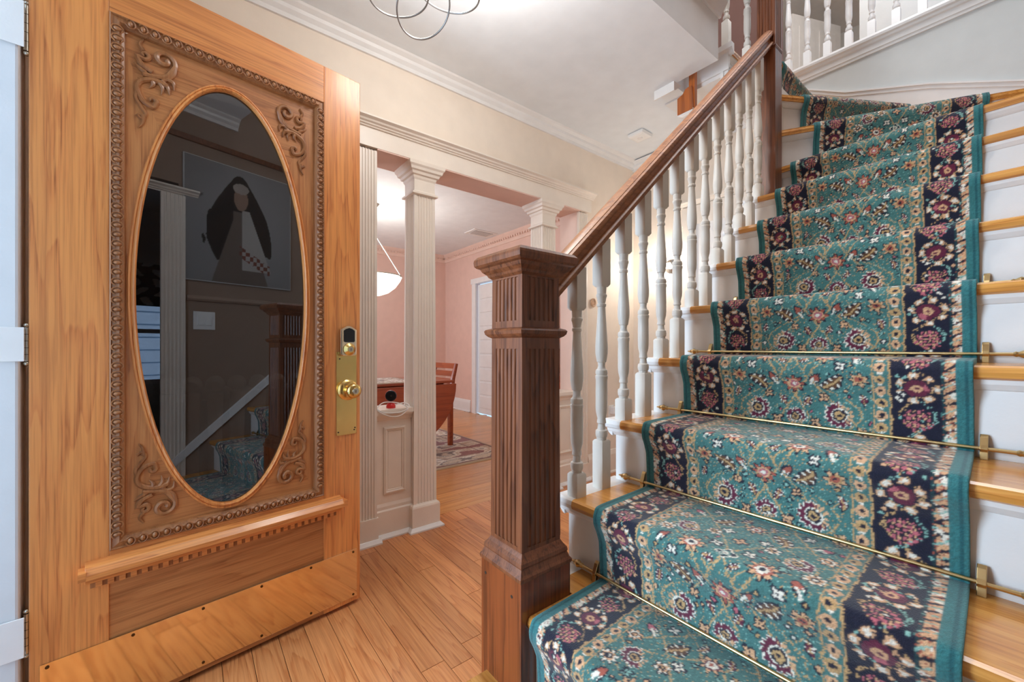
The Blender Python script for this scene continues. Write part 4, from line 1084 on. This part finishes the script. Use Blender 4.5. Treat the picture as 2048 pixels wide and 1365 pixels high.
# lock, plate and knob
pts = [(0.776, 0.694), (0.780, 0.690), (0.854, 0.690), (0.858, 0.694), (0.858, 1.02), (0.776, 1.02)]
pl = DP(MB().prism(pts, 'Y', -0.003, 0.0), 'knob_plate', M['brass'], bevel=0.001)
for x, z in ((0.784, 0.704), (0.848, 0.706), (0.851, 0.714), (0.789, 0.992)):
    MB().cyl((x, -0.004, z), (x, -0.003, z), 0.0028, n=8).build('screw', M['hole'], pl)
kx, kz = 0.8215, 0.868
def turn_y(prof, cx, cz, nseg=24): return MB().loft([[(cx + r * math.cos(2 * PI * i / nseg), y, cz + r * math.sin(2 * PI * i / nseg)) for i in range(nseg)] for y, r in prof])
kn = DP(turn_y([(-0.002, .041), (-.006, .041), (-.010, .036), (-.014, .030), (-.016, .017), (-.026, .0125), (-.034, .014), (-.040, .021), (-.047, .027), (-.056, .0295), (-.064, .027), (-.069, .020), (-.071, .012)], kx, kz), 'knob', M['brass'], smooth=True)
turn_y([(-.0705, .0125), (-.073, .0115), (-.073, .002)], kx, kz, 18).build('key_cylinder', M['nickel'], kn)
MB().box(kx - 0.0012, kx + 0.0012, -.0738, -.073, kz - 0.006, kz + 0.005).build('keyhole', M['hole'], kn)
pts = [(0.786, 1.008), (0.793, 1.004), (0.843, 1.004), (0.850, 1.008), (0.850, 1.108), (0.840, 1.114), (0.828, 1.121), (0.818, 1.123), (0.808, 1.121), (0.796, 1.114), (0.786, 1.108)]
lk = DP(MB().prism(pts, 'Y', -0.022, 0.0), 'keypad_lock', M['champagne'], bevel=0.004)
pts = [(0.797, 1.062), (0.801, 1.058), (0.837, 1.058), (0.841, 1.062), (0.841, 1.103), (0.832, 1.110), (0.819, 1.114), (0.806, 1.110), (0.797, 1.103)]
MB().prism(pts, 'Y', -0.0235, -0.021).build('screen', M['dark'], lk)
turn_y([(-.020, .024), (-.026, .024), (-.030, .020), (-.034, .015), (-.036, .013)], 0.819, 1.030).build('lock_cylinder', M['brass'], lk, True)
turn_y([(-.0355, .010), (-.037, .0095), (-.037, .001)], 0.819, 1.030, 16).build('key_cylinder', M['nickel'], lk)
MB().box(0.8180, 0.8200, -.0378, -.037, 1.025, 1.034).build('keyhole', M['hole'], lk)
# hinges: painted leaf on the jamb, steel knuckles
for zc, hgt in ((1.845, 0.115), (1.046, 0.085), (0.315, 0.10)):
    hg = DP(MB().cyl((-0.004, 0.006, zc - hgt / 2), (-0.004, 0.006, zc + hgt / 2), 0.0052, n=12), 'hinge', M['nickel'], smooth=True)
    for q in range(1, 5):
        MB().cyl((-0.004, 0.006, zc - hgt / 2 + q * hgt / 5 - 0.0006), (-0.004, 0.006, zc - hgt / 2 + q * hgt / 5 + 0.0006), 0.0055, n=12).build('knuckle_joint', M['hole'], hg)
    MB().ball((-0.004, 0.006, zc + hgt / 2 + 0.006), 0.006).ball((-0.004, 0.006, zc - hgt / 2 - 0.006), 0.006).build('pin_tip', M['nickel'], hg, True)
    lf = MB().box(-0.060, -0.006, -0.014, -0.0115, zc - hgt / 2, zc + hgt / 2).build('leaf', M['white'], hg, bevel=0.001)
    lf.rotation_euler = (0, 0, -DA * 0.2)

# ------------------------------------------------------------------ things of the hall
# interlaced ring lamp
lampc = (0.70, 1.40, 2.40)
lamp = tag(empty('ceiling_lamp', (lampc[0], lampc[1], CEIL)), 'interlaced thin ring ceiling lamp with a chrome canopy', 'ceiling lamp')
MB().lathe(0, 0, [(-0.035, 0.07), (-0.03, 0.075), (0, 0.075)]).build('canopy', M['chrome'], lamp, True)
FWV, RTV = Vector((math.sin(BETA), math.cos(BETA), 0)), Vector((math.cos(BETA), -math.sin(BETA), 0))
for c0, r, tf, tr in (((0.623, 1.495, 2.385), 0.112, 0.05, 0.10), ((0.700, 1.440, 2.340), 0.105, -0.45, 0.35), ((0.785, 1.405, 2.43), 0.125, 0.10, -0.15), ((0.70, 1.30, 2.46), 0.14, 0.25, 0.3)):
    a_ = (RTV + Vector((0, 0, tr))).normalized(); b_ = (FWV + Vector((0, 0, tf))).normalized(); c0 = Vector(c0) - Vector((lampc[0], lampc[1], CEIL))
    ringp = [tuple(c0 + (a_ * math.cos(2 * PI * i / 64) + b_ * math.sin(2 * PI * i / 64)) * r) for i in range(64)]
    o = MB().tube(ringp, 0.0034, 8, True).build('ring', M['ringmetal'], lamp, True)
    MB().tube([(q[0], q[1], q[2] + 0.0030) for q in ringp], 0.0014, 6, True).build('light_strip', M['ring'], o, True)
    MB().cyl((0, 0, -0.03), ringp[44], 0.0012, n=6).build('cable', M['chrome'], lamp)
light('ceiling_lamp_light', 'POINT', (0.88, 1.22, 2.46), 20, (1.0, 0.97, 0.93), 0.14)
# smoke detector
sm = tag(MB().sq(2.666, 1.828, [(CEIL - 0.032, 0.045), (CEIL - 0.026, 0.062), (CEIL - 0.006, 0.066), (CEIL - 0.005, 0.058), (CEIL, 0.058)]).build('smoke_detector', M['wplast'], None, False, 0.012), 'square white smoke detector on the passage ceiling', 'smoke detector')
MB().lathe(2.666, 1.828, [(CEIL - 0.035, 0.018), (CEIL - 0.031, 0.02)], 0, 20).build('sensor_dome', M['white'], sm)
# wall lamp in the passage
sc_y, sc_z = 1.80, 1.69
wlp = tag(empty('wall_lamp', (XE, sc_y, sc_z)), 'bright wall lamp with a short glass tube in the passage', 'wall lamp')
MB().loft([[(-x, r * math.cos(2 * PI * i / 20), r * math.sin(2 * PI * i / 20)) for i in range(20)] for x, r in ((0.0, 0.055), (0.012, 0.055), (0.022, 0.04), (0.024, 0.01))]).build('back_plate', M['chrome'], wlp, True)
MB().cyl((-0.02, 0, 0), (-0.07, 0, 0), 0.01).build('arm', M['chrome'], wlp, True)
MB().cyl((-0.07, -0.03, 0), (-0.07, 0.12, 0), 0.019, n=16).build('glass_tube', M['tubeglow'], wlp, True)
light('wall_lamp_light', 'POINT', (XE - 0.13, sc_y + 0.04, sc_z), 5.0, (1.0, 0.96, 0.90), 0.04)
# outlet and small fixture
ou = tag(MB().box(2.709, 2.779, YW - 0.006, YW, 0.44, 0.555).build('wall_outlet', M['wplast'], None, False, 0.003), 'white wall outlet with a plugged in adapter low on the passage wall', 'outlet')
MB().box(2.722, 2.768, YW - 0.045, YW - 0.006, 0.485, 0.545).build('adapter', M['wplast'], ou, bevel=0.006)
m = MB(); m.tube([(2.51 + 0.022 * math.cos(2 * PI * i / 20), YW - 0.012, 1.39 + 0.03 * math.sin(2 * PI * i / 20)) for i in range(20)], 0.007, 8, True).cyl((2.51, YW - 0.012, 1.39), (2.51, YW, 1.39), 0.014)
tag(m.build('wall_ring', M['tan'], None, True), 'small tan ring fixed to the cream wall beside the pilaster', 'wall ring')
# camera on the half wall
cx_, cy_, cz_ = 0.872, YW + 0.04, 0.70
wc = tag(empty('indoor_camera', (cx_, cy_, cz_), -0.35), 'small black round camera on a red base standing on the half wall', 'camera')
MB().lathe(0, 0, [(0.0, 0.025), (0.012, 0.025), (0.024, 0.020), (0.031, 0.010), (0.036, 0.006)], 0, 20).build('base', M['red'], wc, True)
tv = lambda prof, mat, name: MB().loft([[(r * math.cos(2 * PI * i / 22), y, 0.068 + r * math.sin(2 * PI * i / 22)) for i in range(22)] for y, r in prof]).build(name, mat, wc, True)
tv([(0.024, 0.012), (0.020, 0.024), (0.008, 0.031), (-0.006, 0.032), (-0.010, 0.030)], M['red'], 'back_shell')
tv([(-0.008, 0.0312), (-0.014, 0.0305), (-0.018, 0.026), (-0.0185, 0.007), (-0.017, 0.006), (-0.017, 0.001)], M['dark'], 'face')
tv([(-0.0172, 0.006), (-0.0195, 0.004), (-0.0198, 0.001)], M['hole'], 'lens')
pth = crom([(cx_ + 0.02, cy_ + 0.01, 0.712), (cx_ + 0.075, cy_ - 0.0, 0.722), (cx_ + 0.088, cy_ - 0.045, 0.706), (cx_ + 0.03, cy_ - 0.068, 0.665), (cx_ - 0.04, cy_ - 0.07, 0.668), (cx_ - 0.095, cy_ - 0.055, 0.704), (cx_ - 0.05, cy_ - 0.02, 0.735), (cx_ + 0.03, cy_ - 0.03, 0.728), (cx_ + 0.072, cy_ - 0.058, 0.70), (cx_ + 0.02, cy_ - 0.068, 0.682), (cx_ - 0.06, cy_ - 0.066, 0.688), (cx_ - 0.098, cy_ - 0.045, 0.708)], 8)
tag(MB().tube([tuple(p) for p in pth], 0.0028, 6).build('power_cord', M['wplast'], None, True), 'white power cord looped over the half wall cap', 'cord')
# radiator behind the door
rad = tag(empty('radiator', (0.18, YW - 0.10, 0)), 'tall cast iron radiator behind the oak door pane', 'radiator')
rm = None
for i in range(11):
    x = -0.40 + i * 0.074
    if rm is None:
        m = MB()
        for yy in (-0.045, 0.045):
            m.tube([(0, yy, 0.10), (0, yy, 0.25), (0, yy, 0.70), (0, yy, 0.86)], [0.026, 0.022, 0.022, 0.027], 12)
        m.ball((0, 0, 0.885), 0.034, 14, 1.1).ball((0, 0, 0.10), 0.05, 14, 0.8).cyl((-0.04, 0, 0.85), (0.04, 0, 0.85), 0.028).cyl((-0.04, 0, 0.12), (0.04, 0, 0.12), 0.026).cyl((0, -0.055, 0.885), (0, 0.0, 0.885), 0.017)
        rm = m.build('section', M['iron'], rad, True); rm.location = (x, 0, 0)
    else: share(rm, 'section', rad, (x, 0, 0))
for x in (-0.40, 0.34):
    for yy in (-0.045, 0.045): MB().cyl((x, yy, 0.0), (x, yy, 0.09), 0.02, 0.016).build('foot', M['iron'], rad)

# picture, switch plate on the stair side wall (seen in the pane)
pw, ph = 0.675, 0.82
def art_img():
    nu, nv = 120, 150; u = np.linspace(-1, 1, nu)[None, :].repeat(nv, 0); v = np.linspace(-1, 1, nv)[:, None].repeat(nu, 1)
    c = np.full((nv, nu, 3), 0.30) * (0.8 + 0.25 * np.exp(-((u) ** 2 + (v - 0.2) ** 2)))[:, :, None]
    def fill(mask, col): c[mask] = col
    fill(((u + 0.04) / (0.30 + 0.42 * np.clip(0.75 - v, 0, 1.4))) ** 2 + ((v - 0.10) / 0.78) ** 2 < 1 + 0.10 * np.sin(u * 30 + v * 6) * (v < 0.2), (0.03, 0.028, 0.026))
    fill((np.abs(u + 0.02) < 0.15 + 0.35 * np.clip(0.1 - v, 0, 1.2)) & (v < 0.25), (0.16, 0.13, 0.11))
    fill((u > 0.0) & (u < 0.14 + 0.42 * np.clip(0.3 - v, 0, 1.1)) & (v < 0.3) & (v > -0.75), (0.42, 0.40, 0.37))
    fill(((u + 0.02) / 0.135) ** 2 + ((v - 0.48) / 0.20) ** 2 < 1, (0.30, 0.20, 0.15))
    fill((((u + 0.02) / 0.15) ** 2 + ((v - 0.66) / 0.09) ** 2 < 1), (0.38, 0.34, 0.30))
    fill((np.abs(v + 0.55 + 0.5 * (u - 0.2)) < 0.10) & (u > -0.05) & (u < 0.55) & (((np.floor(u * 14) + np.floor(v * 14)) % 2) == 0), (0.20, 0.07, 0.05))
    return c, nu, nv
ac, nu_, nv_ = art_img()
uu_ = np.linspace(0, 1, nu_); vv_ = np.linspace(0, 1, nv_)
Px = 0.485 + pw * uu_[None, :].repeat(nv_, 0); Pz = 1.488 + ph * vv_[:, None].repeat(nu_, 1); Py = np.full_like(Px, YR + 0.018)
ii = np.arange(nu_ * nv_).reshape(nv_, nu_)
pic = tag(empty('portrait_picture', (0.485 + pw / 2, YR, 1.488)), 'grey portrait print of a long haired figure hung on the taupe wall', 'picture')
pp = np_mesh('print', np.stack([Px, Py, Pz], -1).reshape(-1, 3), np.stack([ii[:-1, :-1], ii[:-1, 1:], ii[1:, 1:], ii[1:, :-1]], -1).reshape(-1, 4), ac.reshape(-1, 3), M['art'])
pp.parent = pic; pp.location = (-pic.location.x, -pic.location.y, -pic.location.z)
o = MB().box(0.480, 0.485 + pw + 0.005, YR + 0.001, YR + 0.016, 1.483, 1.488 + ph + 0.005).build('backing', M['grey'], pic); o.location = pp.location
sw = tag(MB().box(0.537, 0.661, YR, YR + 0.006, 1.156, 1.277).build('light_switch', M['wplast'], None, False, 0.002), 'white double light switch plate on the taupe wall', 'light switch')
for x in (0.557, 0.606): MB().box(x, x + 0.035, YR + 0.006, YR + 0.010, 1.184, 1.249).build('rocker', M['wplast'], sw, bevel=0.001)
# patterned blind
nu_, nv_ = 90, 60
u = np.linspace(0, 1, nu_)[None, :].repeat(nv_, 0); v = np.linspace(0, 1, nv_)[:, None].repeat(nu_, 1)
bc = np.where((np.sin(u * 25 + 2 * np.sin(v * 9)) * np.sin(v * 14) > 0.25)[:, :, None], np.array(lin((225, 230, 232))), np.array(lin((46, 78, 104))))
ii = np.arange(nu_ * nv_).reshape(nv_, nu_)
bl = np_mesh('roman_blind', np.stack([0.58 + 0.84 * u, -3.09 + 0.02 * np.abs(np.sin(v * 12)), 1.52 + 0.5 * v], -1).reshape(-1, 3), np.stack([ii[:-1, :-1], ii[:-1, 1:], ii[1:, 1:], ii[1:, :-1]], -1).reshape(-1, 4), bc.reshape(-1, 3), M['shade'])
tag(bl, 'blue and white patterned fabric blind over the sash window', 'blind')

# ------------------------------------------------------------------ dining room things
tb = tag(empty('drop_leaf_table', (1.30, 3.42, 0)), 'round cherry wood drop leaf table in the dining room', 'table')
RT = 0.50
def arc(y, sgn, n_=24): return [(RT * math.cos(PI * i / n_), sgn * RT * math.sin(PI * i / n_)) for i in range(n_ + 1)]
MB().box(-RT, RT, -0.32, 0.32, 0.728, 0.75).build('table_top', M['cherry'], tb, bevel=0.004)
MB().prism([(a, 0.722 - abs(b)) for a, b in arc(0, 1)], 'Y', -0.35, -0.328).build('drop_leaf', M['cherry'], tb, bevel=0.003)
MB().prism([(a, 0.722 - abs(b)) for a, b in arc(0, 1)], 'Y', 0.328, 0.35).build('drop_leaf', M['cherry'], tb, bevel=0.003)
MB().box(-0.42, 0.42, -0.27, 0.27, 0.62, 0.728).build('apron', M['cherry'], tb)
for x in (-0.24, 0.24):
    for y in (-0.22, 0.22): MB().sq(x, y, [(0.012, 0.022), (0.728, 0.032)]).build('leg', M['cherry'], tb)
def pat(nu, nv, seed, cols):
    rng = np.random.RandomState(seed); u = np.linspace(0, 1, nu)[None, :].repeat(nv, 0); v = np.linspace(0, 1, nv)[:, None].repeat(nu, 1)
    s = np.zeros((nv, nu))
    for _ in range(14):
        a, b, p, q = rng.randn(4); s += np.sin(u * a * 45 + p * 6 + 3 * np.sin(v * b * 22 + q))
    L = np.array([lin(c_) for c_ in cols]); t = np.clip(((s / 7 + 0.5) * len(cols)).astype(int), 0, len(cols) - 1)
    return L[t] * (0.85 + 0.3 * rng.rand(nv, nu))[:, :, None], u, v
def flat_cloth(name, x0, x1, y0, y1, z, seed, cols, mat, res, thick=0.01):
    nu, nv = int((x1 - x0) / res), int((y1 - y0) / res); c_, u, v = pat(nu, nv, seed, cols); ii = np.arange(nu * nv).reshape(nv, nu)
    e = np.minimum(np.minimum(u, 1 - u) * (x1 - x0), np.minimum(v, 1 - v) * (y1 - y0))
    c_[(e > 0.03) & (e < 0.05)] = lin((120, 70, 60)); c_[e < 0.03] = lin((190, 170, 140)); c_[(e > 0.22) & (e < 0.235)] = lin((110, 66, 58))
    Z = z - thick * (e < res * 0.5)
    return np_mesh(name, np.stack([x0 + (x1 - x0) * u, y0 + (y1 - y0) * v, Z], -1).reshape(-1, 3), np.stack([ii[:-1, :-1], ii[:-1, 1:], ii[1:, 1:], ii[1:, :-1]], -1).reshape(-1, 4), c_.reshape(-1, 3), mat)
tag(flat_cloth('dining_rug', -0.6, 2.47, 3.08, 5.6, 0.011, 5, [(150, 92, 84), (222, 206, 184), (196, 172, 146), (232, 222, 206), (128, 110, 100), (206, 186, 160)], M['rug'], 0.012), 'beige and brick patterned rug under the drop leaf table', 'rug')
tag(flat_cloth('table_runner', 0.86, 1.50, 3.12, 3.70, 0.754, 9, [(236, 228, 216), (190, 160, 130), (150, 110, 90), (225, 214, 200)], M['rug'], 0.01, 0.003), 'pale patterned cloth lying on the drop leaf table', 'table cloth')
ch = tag(empty('dining_chair', (1.93, 3.95, 0), -PI / 2 + 0.06), 'cherry wood dining chair with a slatted back beyond the table', 'chair')
for x in (-0.2, 0.2):
    MB().tube([(x, 0.19, 0.012), (x, 0.19, 0.45), (x, 0.22, 0.70), (x, 0.265, 0.86)], [0.030, 0.032, 0.026, 0.020], 8).build('back_leg', M['cherry'], ch)
    MB().sq(x, -0.19, [(0.012, 0.022), (0.43, 0.03)]).build('front_leg', M['cherry'], ch)
MB().box(-0.225, 0.225, -0.215, 0.215, 0.43, 0.465).build('seat', M['cherry'], ch, bevel=0.008)
for k in range(4):
    z = 0.56 + 0.082 * k; y = 0.20 + (z - 0.45) * 0.155
    MB().box(-0.2, 0.2, y - 0.008, y + 0.008, z, z + 0.058).build('back_slat', M['cherry'], ch, bevel=0.003)
pe = tag(empty('pendant_lamp', (1.58, 4.49, 2.62)), 'white glass bowl pendant lamp hanging in the dining room', 'pendant lamp')
MB().lathe(0, 0, [(-0.05, 0.02), (-0.02, 0.05), (0, 0.065)], 0, 20).build('canopy', M['nickel'], pe, True)
MB().cyl((0, 0, -0.05), (0, 0, -0.33), 0.006).build('stem', M['nickel'], pe, True)
MB().lathe(0, 0, [(-1.02, 0.01), (-1.01, 0.08), (-0.98, 0.16), (-0.92, 0.235), (-0.85, 0.285), (-0.805, 0.305), (-0.80, 0.30)], 0, 32).build('bowl', M['bowl'], pe, True)
MB().tube([(0.306 * math.cos(2 * PI * i / 40), 0.306 * math.sin(2 * PI * i / 40), -0.80) for i in range(40)], 0.006, 6, True).build('rim', M['nickel'], pe, True)
for a in (-0.72, -0.72 + 2 * PI / 3, -0.72 + 4 * PI / 3):
    MB().cyl((0.01 * math.cos(a), 0.01 * math.sin(a), -0.33), (0.306 * math.cos(a), 0.306 * math.sin(a), -0.80), 0.005, n=6).build('support_rod', M['wplast'], pe)
    MB().ball((0.30 * math.cos(a), 0.30 * math.sin(a), -0.80), 0.014).build('rim_clip', M['nickel'], pe, True)
light('pendant_lamp_light', 'POINT', (1.58, 4.49, 1.98), 24, (1.0, 0.96, 0.90), 0.18)
vt = tag(empty('ceiling_vent', (3.16, 4.72, 2.62)), 'white slatted air vent in the dining room ceiling', 'vent')
MB().box(-0.19, 0.19, -0.13, 0.13, -0.008, 0.0).build('frame', M['wplast'], vt)
MB().box(-0.145, 0.145, -0.085, 0.085, -0.0095, -0.006).build('duct', M['hole'], vt)
for i in range(7): MB().box(-0.145, 0.145, -0.082 + i * 0.0255, -0.070 + i * 0.0255, -0.014, -0.008).build('slat', M['wplast'], vt)
hu = tag(empty('cherry_hutch', (3.30, 3.42, 0)), 'tall red brown cherry cabinet against the dining room wall', 'cabinet')
MB().box(-0.2, 0.185, -0.45, 0.40, 0.0, 0.70).build('base_cabinet', M['cherry'], hu)
MB().box(-0.22, 0.185, -0.47, 0.42, 0.70, 0.73).build('counter', M['cherry'], hu, bevel=0.004)
uc = MB().box(-0.08, 0.185, -0.45, 0.40, 1.07, 1.95).build('upper_cabinet', M['cherry'], hu)
for y in (-0.44, -0.02):
    MB().box(-0.10, -0.08, y, y + 0.40, 1.08, 1.94).build('door', M['cherry'], uc, bevel=0.004)
    MB().box(-0.22, -0.20, y, y + 0.40, 0.10, 0.66).build('door', M['cherry'], hu, bevel=0.004)
MB().box(0.15, 0.185, -0.45, 0.40, 0.73, 1.07).build('back_panel', M['newel'], hu)
